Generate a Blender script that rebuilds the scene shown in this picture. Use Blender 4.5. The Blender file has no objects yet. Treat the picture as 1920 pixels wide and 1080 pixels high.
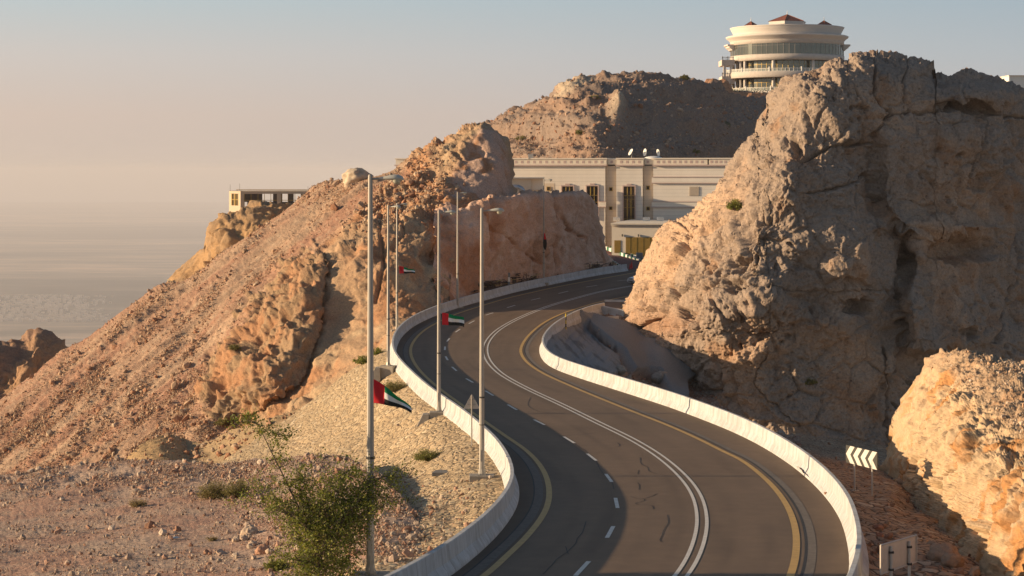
import bpy, math, random
import numpy as np
C = bpy.context.scene
COL = C.collection
F = 3733.0; CX = 960.0; HY = 320.0       # focal length, centre and eye level of the view, in 1920-wide pixels
random.seed(7); RS = np.random.RandomState(11)

# ------------------------------------------------------------------ camera, sky, sun
cam = bpy.data.cameras.new('camera'); camo = bpy.data.objects.new('camera', cam); COL.objects.link(camo)
cam.sensor_width = 36.0; cam.lens = 36.0*F/1920.0
cam.shift_y = -(540.0-HY)/1920.0
cam.clip_start = 0.5; cam.clip_end = 200000.0
camo.location = (0, 0, 0); camo.rotation_euler = (math.radians(90), 0, 0)
C.camera = camo
SUN_EL = 11.0
w = bpy.data.worlds.new('World'); C.world = w; w.use_nodes = True
nt = w.node_tree; nt.nodes.clear()
sky = nt.nodes.new('ShaderNodeTexSky'); sky.sky_type = 'NISHITA'; sky.sun_disc = False
sky.sun_elevation = math.radians(SUN_EL); sky.sun_rotation = math.radians(-90)
sky.altitude = 1000; sky.air_density = 1.0; sky.dust_density = 2.5; sky.ozone_density = 1.2
bg = nt.nodes.new('ShaderNodeBackground'); bg.inputs[1].default_value = 0.08
wo = nt.nodes.new('ShaderNodeOutputWorld')
# hazy low sky: beige towards the plain, paler and bluer higher up, blending into the Nishita sky overhead
tcw = nt.nodes.new('ShaderNodeTexCoord'); sx = nt.nodes.new('ShaderNodeSeparateXYZ'); nt.links.new(tcw.outputs['Generated'], sx.inputs[0])
def wramp(stops):
    r = nt.nodes.new('ShaderNodeValToRGB'); e = r.color_ramp.elements
    while len(e) < len(stops): e.new(0.5)
    for el, (p, c) in zip(e, stops): el.position = p; el.color = (*c, 1)
    nt.links.new(sx.outputs[2], r.inputs[0]); return r
wl_l = wramp([(0.0, (0.405, 0.33, 0.275)), (0.028, (0.425, 0.343, 0.288)), (0.057, (0.405, 0.37, 0.34)), (0.088, (0.325, 0.375, 0.385))])
wl_r = wramp([(0.0, (0.33, 0.29, 0.265)), (0.028, (0.32, 0.30, 0.29)), (0.057, (0.275, 0.305, 0.325)), (0.088, (0.225, 0.285, 0.325))])
mr = nt.nodes.new('ShaderNodeMapRange'); mr.inputs[1].default_value = -0.26; mr.inputs[2].default_value = 0.30; nt.links.new(sx.outputs[0], mr.inputs[0])
m1 = nt.nodes.new('ShaderNodeMix'); m1.data_type = 'RGBA'; nt.links.new(mr.outputs[0], m1.inputs[0]); nt.links.new(wl_l.outputs[0], m1.inputs[6]); nt.links.new(wl_r.outputs[0], m1.inputs[7])
vs = nt.nodes.new('ShaderNodeVectorMath'); vs.operation = 'SCALE'; vs.inputs[3].default_value = 1/0.08; nt.links.new(m1.outputs[2], vs.inputs[0])
mz = nt.nodes.new('ShaderNodeMapRange'); mz.inputs[1].default_value = 0.09; mz.inputs[2].default_value = 0.35; nt.links.new(sx.outputs[2], mz.inputs[0])
m2 = nt.nodes.new('ShaderNodeMix'); m2.data_type = 'RGBA'; nt.links.new(mz.outputs[0], m2.inputs[0]); nt.links.new(vs.outputs[0], m2.inputs[6]); nt.links.new(sky.outputs[0], m2.inputs[7])
nt.links.new(m2.outputs[2], bg.inputs[0]); nt.links.new(bg.outputs[0], wo.inputs[0])
sl = bpy.data.lights.new('sun', 'SUN'); sl.energy = 5.0; sl.angle = math.radians(0.5); sl.color = (1.0, 0.74, 0.46)
so = bpy.data.objects.new('sun', sl); COL.objects.link(so)
so.rotation_euler = (math.radians(90-SUN_EL), 0, math.radians(-90))
C.view_settings.view_transform = 'Standard'; C.view_settings.look = 'None'
C.view_settings.exposure = 0.65; C.view_settings.gamma = 1.0
C.cycles.max_bounces = 6; C.cycles.volume_bounces = 3; C.cycles.transparent_max_bounces = 6

# ------------------------------------------------------------------ numeric helpers
def P(px, py, Y):
    return (((px-CX)/F)*Y, Y, ((HY-py)/F)*Y)
_HY = np.array([30, 45, 59.4, 75, 88, 102, 117, 132, 147, 160, 173, 187, 200, 215, 230, 245, 262, 300, 345, 420.])
_HH = np.array([10.6, 11.3, 12.0, 12.95, 13.6, 14.0, 14.3, 14.55, 14.7, 14.85, 14.9, 14.75, 14.3, 13.6, 13.05, 12.8, 12.7, 12.5, 12.4, 12.3])
_yy = np.linspace(30, 420, 1600)
_hh = np.interp(_yy, _HY, _HH)
for _ in range(3):
    k = np.ones(41)/41; _hh = np.convolve(np.pad(_hh, 20, mode='edge'), k, mode='valid')
_pp = HY+F*_hh/_yy
def hroad(Y): return np.interp(Y, _yy, _hh)
def yroad(py): return np.interp(np.asarray(py, float), _pp[::-1], _yy[::-1])
def road_pt(px, py, dz=0.0):
    Y = float(yroad(py)); return (((px-CX)/F)*Y, Y, -float(hroad(Y))+dz)

def hash3(ix, iy, iz, s=0):
    h = (ix.astype(np.int64)*374761393+iy.astype(np.int64)*668265263+iz.astype(np.int64)*2147483647+s*1274126177) & 0xffffffff
    h = ((h ^ (h >> 13))*1274126177) & 0xffffffff
    h = ((h ^ (h >> 15))*2246822519) & 0xffffffff
    return (h ^ (h >> 16)) & 0xffffffff
def vnoise(p, s=0):
    i = np.floor(p).astype(np.int64); f = p-i; u = f*f*f*(f*(f*6-15)+10)
    out = 0
    for dx in (0, 1):
        wx = u[:, 0] if dx else 1-u[:, 0]
        for dy in (0, 1):
            wy = u[:, 1] if dy else 1-u[:, 1]
            for dz in (0, 1):
                wz = u[:, 2] if dz else 1-u[:, 2]
                h = hash3(i[:, 0]+dx, i[:, 1]+dy, i[:, 2]+dz, s)
                gx = ((h & 1023)/511.5-1); gy = (((h >> 10) & 1023)/511.5-1); gz = (((h >> 20) & 1023)/511.5-1)
                out = out + wx*wy*wz*(gx*(f[:, 0]-dx)+gy*(f[:, 1]-dy)+gz*(f[:, 2]-dz))
    return out*1.3
def fbm(p, octv=5, gain=0.5, lac=2.03, s=0):
    a = 1.0; r = 0; q = p.copy()
    for k in range(octv):
        r = r+a*vnoise(q, s+k*17); a *= gain; q = q*lac+3.7
    return r
def ridged(p, octv=4, gain=0.5, s=0):
    a = 1.0; r = 0; q = p.copy()
    for k in range(octv):
        r = r+a*(1-np.abs(vnoise(q, s+k*13))*2.2); a *= gain; q = q*2.1+1.3
    return r
def worley(p, s=0):
    i = np.floor(p).astype(np.int64); f1 = np.full(len(p), 9.0); f2 = np.full(len(p), 9.0); cid = np.zeros(len(p))
    for dx in (-1, 0, 1):
        for dy in (-1, 0, 1):
            for dz in (-1, 0, 1):
                c = i+np.array([dx, dy, dz]); h = hash3(c[:, 0], c[:, 1], c[:, 2], s)
                q = c+np.stack([(h & 1023)/1023., ((h >> 10) & 1023)/1023., ((h >> 20) & 1023)/1023.], 1)
                d = np.sqrt(((p-q)**2).sum(1)); m = d < f1
                f2 = np.where(m, f1, np.minimum(f2, d)); cid = np.where(m, (h % 997)/997., cid); f1 = np.where(m, d, f1)
    return f1, f2, cid
def facets(p, sc, s=0, ax=(1, 1, 1), tilt=0.9, warp=0.35):
    """angular broken faces: every Voronoi cell is its own tilted plane; returns offset in cell units"""
    q = p*np.array(ax)*sc; q = q+warp*np.stack([vnoise(q*0.7, s+51), vnoise(q*0.7, s+52), vnoise(q*0.7, s+53)], 1)
    i = np.floor(q).astype(np.int64); f1 = np.full(len(q), 9.0); f2 = np.full(len(q), 9.0); dl_ = np.zeros((len(q), 3)); hh = np.zeros(len(q), np.int64)
    for dx in (-1, 0, 1):
        for dy in (-1, 0, 1):
            for dz in (-1, 0, 1):
                c = i+np.array([dx, dy, dz]); h = hash3(c[:, 0], c[:, 1], c[:, 2], s)
                v = q-(c+np.stack([(h & 1023)/1023., ((h >> 10) & 1023)/1023., ((h >> 20) & 1023)/1023.], 1)); d = np.sqrt((v**2).sum(1)); m = d < f1
                f2 = np.where(m, f1, np.minimum(f2, d)); dl_ = np.where(m[:, None], v, dl_); hh = np.where(m, h, hh); f1 = np.where(m, d, f1)
    g = np.stack([((hh*7919) >> 3 & 1023)/511.5-1, ((hh*104729) >> 5 & 1023)/511.5-1, ((hh*1299709) >> 7 & 1023)/511.5-1], 1)
    e = np.clip((f2-f1)/0.24, 0, 1); e2 = e*e*(3-2*e)
    return ((hh % 997)/997.-0.45+tilt*(g*dl_).sum(1))*e2, np.clip((f2-f1)/0.10, 0, 1)
def sstep(x, a, b):
    t = np.clip((x-a)/(b-a), 0, 1); return t*t*(3-2*t)
def rbf(ctrl):
    c = np.array(ctrl, float); xy = c[:, :2]/300.0; n = len(c)
    def phi(r): return np.where(r > 1e-9, r*r*np.log(r+1e-12), 0)
    d = np.sqrt(((xy[:, None]-xy[None])**2).sum(2)); A = np.zeros((n+3, n+3))
    A[:n, :n] = phi(d)+np.eye(n)*1e-3; A[:n, n] = 1; A[:n, n+1:] = xy; A[n, :n] = 1; A[n+1:, :n] = xy.T
    b = np.zeros(n+3); b[:n] = c[:, 2]; w_ = np.linalg.solve(A, b)
    def f(px, py):
        q = np.stack([px, py], 1)/300.0; out = w_[n]+q@w_[n+1:]
        for k in range(n):
            out = out+w_[k]*phi(np.sqrt(((q-xy[k])**2).sum(1)))
        return out
    return f
def pldist(px, py, pts):
    pts = np.array(pts, float); best = np.full(len(px), 1e9)
    for (x0, y0), (x1, y1) in zip(pts[:-1], pts[1:]):
        dx, dy = x1-x0, y1-y0; L = dx*dx+dy*dy+1e-9
        t = np.clip(((px-x0)*dx+(py-y0)*dy)/L, 0, 1)
        best = np.minimum(best, np.hypot(px-x0-t*dx, py-y0-t*dy))
    return best
def spline(pts, n):
    p = np.array(pts, float); q = np.vstack([2*p[0]-p[1], p, 2*p[-1]-p[-2]]); out = []
    m = len(p)-1; per = 24
    for i in range(m):
        a, b, c, d = q[i], q[i+1], q[i+2], q[i+3]
        for t in np.linspace(0, 1, per, endpoint=False):
            out.append(0.5*((2*b)+(-a+c)*t+(2*a-5*b+4*c-d)*t*t+(-a+3*b-3*c+d)*t**3))
    out.append(p[-1]); out = np.array(out)
    s = np.concatenate([[0], np.cumsum(np.sqrt((np.diff(out, axis=0)**2).sum(1)))])
    if n is None: n = int(s[-1]/0.5)+2
    u = np.linspace(0, s[-1], n)
    return np.stack([np.interp(u, s, out[:, k]) for k in range(out.shape[1])], 1)
def smooth(a, k):
    if k < 2: return a
    ker = np.hanning(k+2)[1:-1]; ker /= ker.sum(); out = a.copy()
    for j in range(a.shape[1]):
        pad = np.concatenate([2*a[0, j]-a[1:k//2+1, j][::-1], a[:, j], 2*a[-1, j]-a[-k//2-1:-1, j][::-1]])
        out[:, j] = np.convolve(pad, ker, mode='same')[k//2:k//2+len(a)]
    return out

# ------------------------------------------------------------------ object helpers
def link(o, parent=None):
    COL.objects.link(o)
    if parent is not None: o.parent = parent
    return o
def tag(o, label=None, cat=None, group=None, kind=None):
    if label: o['label'] = label
    if cat: o['category'] = cat
    if group: o['group'] = group
    if kind: o['kind'] = kind
    return o
def empty(name, loc, rz=0.0):
    o = bpy.data.objects.new(name, None); o.location = loc; o.rotation_euler = (0, 0, rz); o.empty_display_size = 0.2
    return link(o)
def np_mesh(name, V, Q, mats, parent=None, col=None, matidx=None, smooth_=True):
    """V (n,3), Q (m,4) or (m,3)"""
    V = np.asarray(V, np.float32); Q = np.asarray(Q, np.int32); k = Q.shape[1]
    me = bpy.data.meshes.new(name); me.vertices.add(len(V)); me.vertices.foreach_set('co', V.ravel())
    me.loops.add(Q.size); me.loops.foreach_set('vertex_index', Q.ravel())
    me.polygons.add(len(Q)); me.polygons.foreach_set('loop_start', np.arange(0, Q.size, k, dtype=np.int32))
    me.polygons.foreach_set('loop_total', np.full(len(Q), k, dtype=np.int32))
    if matidx is not None: me.polygons.foreach_set('material_index', np.asarray(matidx, np.int32))
    me.update(calc_edges=True)
    me.polygons.foreach_set('use_smooth', np.full(len(Q), smooth_, dtype=bool))
    if col is not None:
        at = me.color_attributes.new('Col', 'FLOAT_COLOR', 'POINT')
        c4 = np.concatenate([np.clip(col, 0, 1), np.ones((len(V), 1))], 1).astype(np.float32)
        at.data.foreach_set('color', c4.ravel())
    for m in (mats if isinstance(mats, (list, tuple)) else [mats]): me.materials.append(m)
    me.validate()
    return link(bpy.data.objects.new(name, me), parent)

class MB:
    def __init__(s): s.v = []; s.f = []; s.m = []
    def add(s, vs, fs, mi=0):
        b = len(s.v); s.v += [tuple(map(float, v)) for v in vs]; s.f += [tuple(b+i for i in f) for f in fs]; s.m += [mi]*len(fs); return s
    def box(s, x0, y0, z0, x1, y1, z1, mi=0):
        if x0 > x1: x0, x1 = x1, x0
        if y0 > y1: y0, y1 = y1, y0
        if z0 > z1: z0, z1 = z1, z0
        v = [(x0, y0, z0), (x1, y0, z0), (x1, y1, z0), (x0, y1, z0), (x0, y0, z1), (x1, y0, z1), (x1, y1, z1), (x0, y1, z1)]
        return s.add(v, [(0, 3, 2, 1), (4, 5, 6, 7), (0, 1, 5, 4), (1, 2, 6, 5), (2, 3, 7, 6), (3, 0, 4, 7)], mi)
    def prism(s, poly, z0, z1, mi=0):
        n = len(poly); v = [(x, y, z0) for x, y in poly]+[(x, y, z1) for x, y in poly]
        return s.add(v, [tuple(range(n))[::-1], tuple(range(n, 2*n))]+[(i, (i+1) % n, n+(i+1) % n, n+i) for i in range(n)], mi)
    def tube(s, pts, rad, n=8, mi=0, cap=True):
        pts = [np.array(p, float) for p in pts]; rad = rad if isinstance(rad, (list, tuple)) else [rad]*len(pts); rings = []
        for i, p in enumerate(pts):
            d = pts[min(i+1, len(pts)-1)]-pts[max(i-1, 0)]; d /= np.linalg.norm(d)+1e-9
            a = np.cross(d, (0, 0, 1) if abs(d[2]) < 0.9 else (1, 0, 0)); a /= np.linalg.norm(a); b = np.cross(d, a)
            rings.append([p+rad[i]*(math.cos(t)*a+math.sin(t)*b) for t in [2*math.pi*k/n for k in range(n)]])
        v = [q for r in rings for q in r]; f = []
        for i in range(len(pts)-1):
            for k in range(n): f.append((i*n+k, i*n+(k+1) % n, (i+1)*n+(k+1) % n, (i+1)*n+k))
        if cap: f += [tuple(range(n))[::-1], tuple((len(pts)-1)*n+k for k in range(n))]
        return s.add(v, f, mi)
    def lathe(s, prof, c=(0, 0, 0), n=48, a0=0, a1=2*math.pi, mi=0):
        full = abs(a1-a0-2*math.pi) < 1e-6; m = n if full else n+1; v = []
        for r, z in prof:
            for k in range(m):
                t = a0+(a1-a0)*k/n; v.append((c[0]+r*math.cos(t), c[1]+r*math.sin(t), c[2]+z))
        f = []
        for i in range(len(prof)-1):
            for k in range(n): f.append((i*m+k, i*m+(k+1) % m, (i+1)*m+(k+1) % m, (i+1)*m+k))
        return s.add(v, f, mi)
    def build(s, name, mats, parent=None, sm=False, bevel=0.0):
        me = bpy.data.meshes.new(name); me.from_pydata(s.v, [], s.f)
        for m in (mats if isinstance(mats, (list, tuple)) else [mats]): me.materials.append(m)
        me.polygons.foreach_set('material_index', s.m); me.polygons.foreach_set('use_smooth', [sm]*len(s.f)); me.update()
        o = link(bpy.data.objects.new(name, me), parent)
        if bevel:
            b = o.modifiers.new('bevel', 'BEVEL'); b.width = bevel; b.segments = 2; b.limit_method = 'ANGLE'
        return o

# ------------------------------------------------------------------ materials
def newmat(name):
    m = bpy.data.materials.new(name); m.use_nodes = True; n = m.node_tree; b = n.nodes['Principled BSDF']; return m, n, b
def N(n, t, **kw):
    x = n.nodes.new(t)
    for k, v in kw.items(): setattr(x, k, v)
    return x
def noise(n, scale, detail=5, rough=0.55, vec=None, stretch=None):
    t = N(n, 'ShaderNodeTexNoise'); t.inputs['Scale'].default_value = scale; t.inputs['Detail'].default_value = detail; t.inputs['Roughness'].default_value = rough
    tc = N(n, 'ShaderNodeTexCoord')
    if stretch:
        mp = N(n, 'ShaderNodeMapping'); mp.inputs['Scale'].default_value = stretch; n.links.new(tc.outputs['Object'], mp.inputs[0]); n.links.new(mp.outputs[0], t.inputs['Vector'])
    else: n.links.new(tc.outputs['Object'], t.inputs['Vector'])
    return t
def ramp(n, src, stops):
    r = N(n, 'ShaderNodeValToRGB'); e = r.color_ramp.elements
    while len(e) < len(stops): e.new(0.5)
    for el, (p, c) in zip(e, stops): el.position = p; el.color = (*c, 1) if len(c) == 3 else c
    n.links.new(src, r.inputs[0]); return r
def mul(n, a, b, fac=1.0, typ='MULTIPLY'):
    m = N(n, 'ShaderNodeMix', data_type='RGBA', blend_type=typ); m.inputs[0].default_value = fac
    for s_, i in ((a, 6), (b, 7)):
        if isinstance(s_, tuple): m.inputs[i].default_value = (*s_, 1)
        else: n.links.new(s_, m.inputs[i])
    return m.outputs[2]
def simple(name, col, rough=0.7, metal=0.0, var=0.15, scale=2.0, bump=0.0, bscale=20.0, spec=0.3):
    m, n, b = newmat(name); b.inputs['Roughness'].default_value = rough; b.inputs['Metallic'].default_value = metal
    b.inputs['Specular IOR Level'].default_value = spec
    t = noise(n, scale); r = ramp(n, t.outputs[0], [(0.3, tuple(c*(1-var) for c in col)), (0.7, tuple(min(1, c*(1+var)) for c in col))])
    n.links.new(r.outputs[0], b.inputs['Base Color'])
    if bump:
        t2 = noise(n, bscale, 6, 0.6); bp = N(n, 'ShaderNodeBump'); bp.inputs['Strength'].default_value = 0.6; bp.inputs['Distance'].default_value = bump
        n.links.new(t2.outputs[0], bp.inputs['Height']); n.links.new(bp.outputs[0], b.inputs['Normal'])
    return m
def rockmat(name, bump=0.12, bscale=1.6, pits=0.0, colvar=0.22, fine=6.0):
    m, n, b = newmat(name); b.inputs['Roughness'].default_value = 0.95; b.inputs['Specular IOR Level'].default_value = 0.1
    at = N(n, 'ShaderNodeAttribute'); at.attribute_name = 'Col'
    t = noise(n, fine, 6, 0.65); r = ramp(n, t.outputs[0], [(0.32, (1-colvar,)*3), (0.5, (1, 1, 1)), (0.72, (1+colvar, 1+colvar*0.9, 1+colvar*0.75))])
    c1 = mul(n, at.outputs[0], r.outputs[0]); n.links.new(c1, b.inputs['Base Color'])
    t2 = noise(n, bscale, 9, 0.68); bp = N(n, 'ShaderNodeBump'); bp.inputs['Strength'].default_value = 1.0; bp.inputs['Distance'].default_value = bump
    n.links.new(t2.outputs[0], bp.inputs['Height']); last = bp
    if pits:
        v = N(n, 'ShaderNodeTexVoronoi'); v.inputs['Scale'].default_value = 2.2; v.inputs['Randomness'].default_value = 1.0
        tc = N(n, 'ShaderNodeTexCoord'); n.links.new(tc.outputs['Object'], v.inputs['Vector'])
        rr = ramp(n, v.outputs['Distance'], [(0.0, (0, 0, 0)), (0.28, (1, 1, 1))])
        b2 = N(n, 'ShaderNodeBump'); b2.inputs['Strength'].default_value = 1.0; b2.inputs['Distance'].default_value = pits
        n.links.new(rr.outputs[0], b2.inputs['Height']); n.links.new(bp.outputs[0], b2.inputs['Normal']); last = b2
    n.links.new(last.outputs[0], b.inputs['Normal']); return m
def pitchmat(name, scale, cols, mortar, bump=0.12, stretch=(1, 1, 1.6)):
    """flat field stones set in mortar; colours come from the stones themselves"""
    m, n, b = newmat(name); b.inputs['Roughness'].default_value = 0.92; b.inputs['Specular IOR Level'].default_value = 0.1
    tc = N(n, 'ShaderNodeTexCoord'); mp = N(n, 'ShaderNodeMapping'); mp.inputs['Scale'].default_value = stretch
    n.links.new(tc.outputs['Object'], mp.inputs[0])
    tn = N(n, 'ShaderNodeTexNoise'); tn.inputs['Scale'].default_value = 1.5; n.links.new(mp.outputs[0], tn.inputs['Vector'])
    mx = N(n, 'ShaderNodeMix', data_type='RGBA', blend_type='ADD'); mx.inputs[0].default_value = 0.35
    n.links.new(mp.outputs[0], mx.inputs[6]); n.links.new(tn.outputs['Color'], mx.inputs[7])
    v = N(n, 'ShaderNodeTexVoronoi', feature='DISTANCE_TO_EDGE'); v.inputs['Scale'].default_value = scale
    v2 = N(n, 'ShaderNodeTexVoronoi', feature='F1'); v2.inputs['Scale'].default_value = scale
    n.links.new(mx.outputs[2], v.inputs['Vector']); n.links.new(mx.outputs[2], v2.inputs['Vector'])
    sep = N(n, 'ShaderNodeSeparateColor'); n.links.new(v2.outputs['Color'], sep.inputs[0])
    cr = ramp(n, sep.outputs[0], [(i/(len(cols)-1), c) for i, c in enumerate(cols)])
    t = noise(n, 0.35, 4, 0.6); cv = ramp(n, t.outputs[0], [(0.35, (0.8, 0.8, 0.8)), (0.65, (1.1, 1.08, 1.05))]); cc = mul(n, cr.outputs[0], cv.outputs[0])
    tf = noise(n, 14, 5, 0.7); cf = ramp(n, tf.outputs[0], [(0.3, (0.82,)*3), (0.7, (1.12,)*3)]); cc = mul(n, cc, cf.outputs[0])
    ed = ramp(n, v.outputs['Distance'], [(0.03, (0, 0, 0)), (0.09, (1, 1, 1))])
    mixc = N(n, 'ShaderNodeMix', data_type='RGBA'); n.links.new(ed.outputs[0], mixc.inputs[0]); mixc.inputs[6].default_value = (*mortar, 1); n.links.new(cc, mixc.inputs[7])
    n.links.new(mixc.outputs[2], b.inputs['Base Color'])
    hr = ramp(n, v.outputs['Distance'], [(0.0, (0, 0, 0)), (0.16, (0.85, 0.85, 0.85)), (0.5, (1, 1, 1))])
    hs = mul(n, hr.outputs[0], sep.outputs[1], 0.55)
    bp = N(n, 'ShaderNodeBump'); bp.inputs['Strength'].default_value = 1.0; bp.inputs['Distance'].default_value = bump
    n.links.new(hs, bp.inputs['Height'])
    b2 = N(n, 'ShaderNodeBump'); b2.inputs['Strength'].default_value = 0.7; b2.inputs['Distance'].default_value = 0.03
    n.links.new(tf.outputs[0], b2.inputs['Height']); n.links.new(bp.outputs[0], b2.inputs['Normal'])
    n.links.new(b2.outputs[0], b.inputs['Normal']); return m

M = {}
M['rock'] = rockmat('weathered_limestone', 0.26, 1.8, 0.12, 0.26, 5.0)
M['scree'] = rockmat('scree_material', 0.16, 3.5, 0, 0.3, 6.0)
M['cut'] = rockmat('cut_limestone', 0.22, 1.5, 0)
M['near'] = rockmat('near_limestone', 0.14, 2.4, 0, 0.25, 4.0)
M['far'] = rockmat('hill_limestone', 0.5, 0.7, 0, 0.25, 2.5)
M['stone'] = rockmat('loose_stone', 0.03, 12, 0, 0.2, 9.0)
M['pitch'] = pitchmat('stone_pitching', 1.9, [(0.45, 0.33, 0.205), (0.55, 0.42, 0.27), (0.50, 0.38, 0.235), (0.60, 0.49, 0.34)], (0.20, 0.15, 0.10), 0.08)
M['pitch_red'] = pitchmat('red_stone_pitching', 1.7, [(0.42, 0.24, 0.14), (0.52, 0.33, 0.20), (0.44, 0.30, 0.20), (0.58, 0.44, 0.31)], (0.16, 0.10, 0.065), 0.10, (1.0, 1.0, 1.0))
M['white'] = simple('white_paint', (0.74, 0.70, 0.63), 0.7, var=0.05)
M['mark'] = simple('road_marking_white', (0.62, 0.58, 0.52), 0.6, var=0.12, scale=3)
M['yellow'] = simple('road_marking_yellow', (0.50, 0.31, 0.10), 0.6, var=0.14, scale=3)
M['pole'] = simple('galvanised_pole', (0.36, 0.33, 0.29), 0.5, 0.35, var=0.08, scale=1.5)
M['lamp'] = simple('lamp_housing', (0.44, 0.43, 0.38), 0.45, var=0.05)
M['bowl'] = simple('lamp_bowl', (0.50, 0.47, 0.36), 0.2, var=0.05, spec=0.6)
M['conc'] = simple('plinth_concrete', (0.33, 0.29, 0.24), 0.9, var=0.14, scale=3, bump=0.02, bscale=15)
M['apron'] = simple('apron_concrete', (0.215, 0.20, 0.18), 0.9, var=0.22, scale=0.5, bump=0.03, bscale=5)
M['dark'] = simple('dark_metal', (0.06, 0.055, 0.05), 0.6, var=0.2)
M['steel'] = simple('steel', (0.45, 0.45, 0.46), 0.35, 0.8, var=0.08)
M['post'] = simple('sign_post_paint', (0.50, 0.48, 0.44), 0.5, 0.0, var=0.08)
M['signback'] = simple('sign_back', (0.52, 0.46, 0.39), 0.6, 0.0, var=0.1, scale=3)
M['black'] = simple('sign_black', (0.045, 0.042, 0.035), 0.5, var=0.1)
M['fred'] = simple('flag_red', (0.62, 0.02, 0.03), 0.8, var=0.05)
M['fgreen'] = simple('flag_green', (0.0, 0.20, 0.07), 0.8, var=0.05)
M['fwhite'] = simple('flag_white', (0.75, 0.74, 0.72), 0.8, var=0.03)
M['fblack'] = simple('flag_black', (0.02, 0.02, 0.02), 0.8, var=0.05)
M['bark'] = simple('bark', (0.16, 0.12, 0.085), 0.9, var=0.25, scale=8, bump=0.01)
M['facade'] = simple('facade_stone', (0.74, 0.65, 0.54), 0.85, var=0.03, scale=0.4)
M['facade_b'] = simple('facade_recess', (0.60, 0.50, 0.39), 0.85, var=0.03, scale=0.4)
M['pink'] = simple('pink_stone', (0.50, 0.38, 0.34), 0.85, var=0.06)
M['cream'] = simple('cream_render', (0.76, 0.67, 0.54), 0.85, var=0.04)
M['gold'] = simple('golden_louver', (0.33, 0.21, 0.055), 0.5, 0.3, var=0.1)
M['frame'] = simple('golden_frame', (0.40, 0.27, 0.07), 0.45, 0.3, var=0.08)
M['winglass'] = simple('dark_window_glass', (0.035, 0.03, 0.028), 0.06, 0.0, var=0.3, spec=0.9)
M['tstone'] = simple('tower_stone', (0.54, 0.475, 0.415), 0.85, var=0.07, scale=1.2, bump=0.05, bscale=3)
M['tsmooth'] = simple('tower_cornice', (0.62, 0.565, 0.51), 0.8, var=0.03)
M['tglass'] = simple('tower_glass', (0.14, 0.15, 0.13), 0.12, 0.55, var=0.08, scale=0.5, spec=0.9)
M['troof'] = simple('red_roof_tiles', (0.20, 0.065, 0.045), 0.8, var=0.2, scale=4)
M['rail'] = simple('railing_white', (0.75, 0.72, 0.66), 0.6, var=0.03)
M['brick'] = simple('maroon_paving', (0.13, 0.05, 0.05), 0.85, var=0.15, scale=3)
M['kgreen'] = simple('kerb_green', (0.02, 0.13, 0.07), 0.7, var=0.1)
M['carwhite'] = simple('car_paint', (0.72, 0.72, 0.72), 0.25, var=0.01, spec=0.6)
M['rubber'] = simple('rubber', (0.02, 0.02, 0.02), 0.8, var=0.1)
M['cone'] = simple('cone_red', (0.55, 0.03, 0.03), 0.6, var=0.05)
M['cabinet'] = simple('grey_cabinet', (0.20, 0.21, 0.21), 0.6, var=0.05)
M['seal'] = simple('crack_sealant', (0.028, 0.026, 0.026), 0.7, var=0.3)
M['ymark'] = simple('marker_yellow', (0.6, 0.42, 0.03), 0.6, var=0.05)
def leafmat(name, c0, c1):
    m, n, b = newmat(name); oi = N(n, 'ShaderNodeAttribute'); oi.attribute_name = 'Col'
    b.inputs['Roughness'].default_value = 0.6; n.links.new(oi.outputs[0], b.inputs['Base Color'])
    tr = N(n, 'ShaderNodeBsdfTranslucent'); n.links.new(oi.outputs[0], tr.inputs[0]); mx = N(n, 'ShaderNodeMixShader'); mx.inputs[0].default_value = 0.35
    out = n.nodes['Material Output']; n.links.new(b.outputs[0], mx.inputs[1]); n.links.new(tr.outputs[0], mx.inputs[2]); n.links.new(mx.outputs[0], out.inputs[0]); return m
M['leaf'] = leafmat('leaf', None, None)
def asphalt(name, col, var=0.2):
    m, n, b = newmat(name); b.inputs['Roughness'].default_value = 0.75; b.inputs['Specular IOR Level'].default_value = 0.25
    t = noise(n, 0.12, 6, 0.6); r = ramp(n, t.outputs[0], [(0.3, tuple(c*(1-var) for c in col)), (0.7, tuple(c*(1+var) for c in col))])
    t2 = noise(n, 40, 3, 0.7); r2 = ramp(n, t2.outputs[0], [(0.3, (0.8,)*3), (0.7, (1.2,)*3)])
    t3 = noise(n, 1.3, 5, 0.6); r3 = ramp(n, t3.outputs[0], [(0.4, (0.93,)*3), (0.7, (1.07, 1.06, 1.05))])
    c = mul(n, mul(n, r.outputs[0], r2.outputs[0]), r3.outputs[0])
    at = N(n, 'ShaderNodeAttribute'); at.attribute_name = 'Col'; c = mul(n, c, at.outputs[0]); n.links.new(c, b.inputs['Base Color'])
    bp = N(n, 'ShaderNodeBump'); bp.inputs['Strength'].default_value = 0.35; bp.inputs['Distance'].default_value = 0.01
    n.links.new(t2.outputs[0], bp.inputs['Height']); n.links.new(bp.outputs[0], b.inputs['Normal']); return m
M['asphalt'] = asphalt('asphalt', (0.168, 0.114, 0.074), 0.08)
def barriermat():
    m, n, b = newmat('barrier_concrete'); b.inputs['Roughness'].default_value = 0.8; b.inputs['Specular IOR Level'].default_value = 0.2
    t = noise(n, 0.8, 6, 0.65); r = ramp(n, t.outputs[0], [(0.35, (0.43, 0.435, 0.435)), (0.6, (0.53, 0.535, 0.535))])
    t2 = noise(n, 3, 5, 0.7, stretch=(1, 1, 0.15)); r2 = ramp(n, t2.outputs[0], [(0.32, (0.76, 0.73, 0.69)), (0.56, (1.0,)*3)])
    n.links.new(mul(n, r.outputs[0], r2.outputs[0]), b.inputs['Base Color']); return m
M['barrier'] = barriermat()

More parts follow.
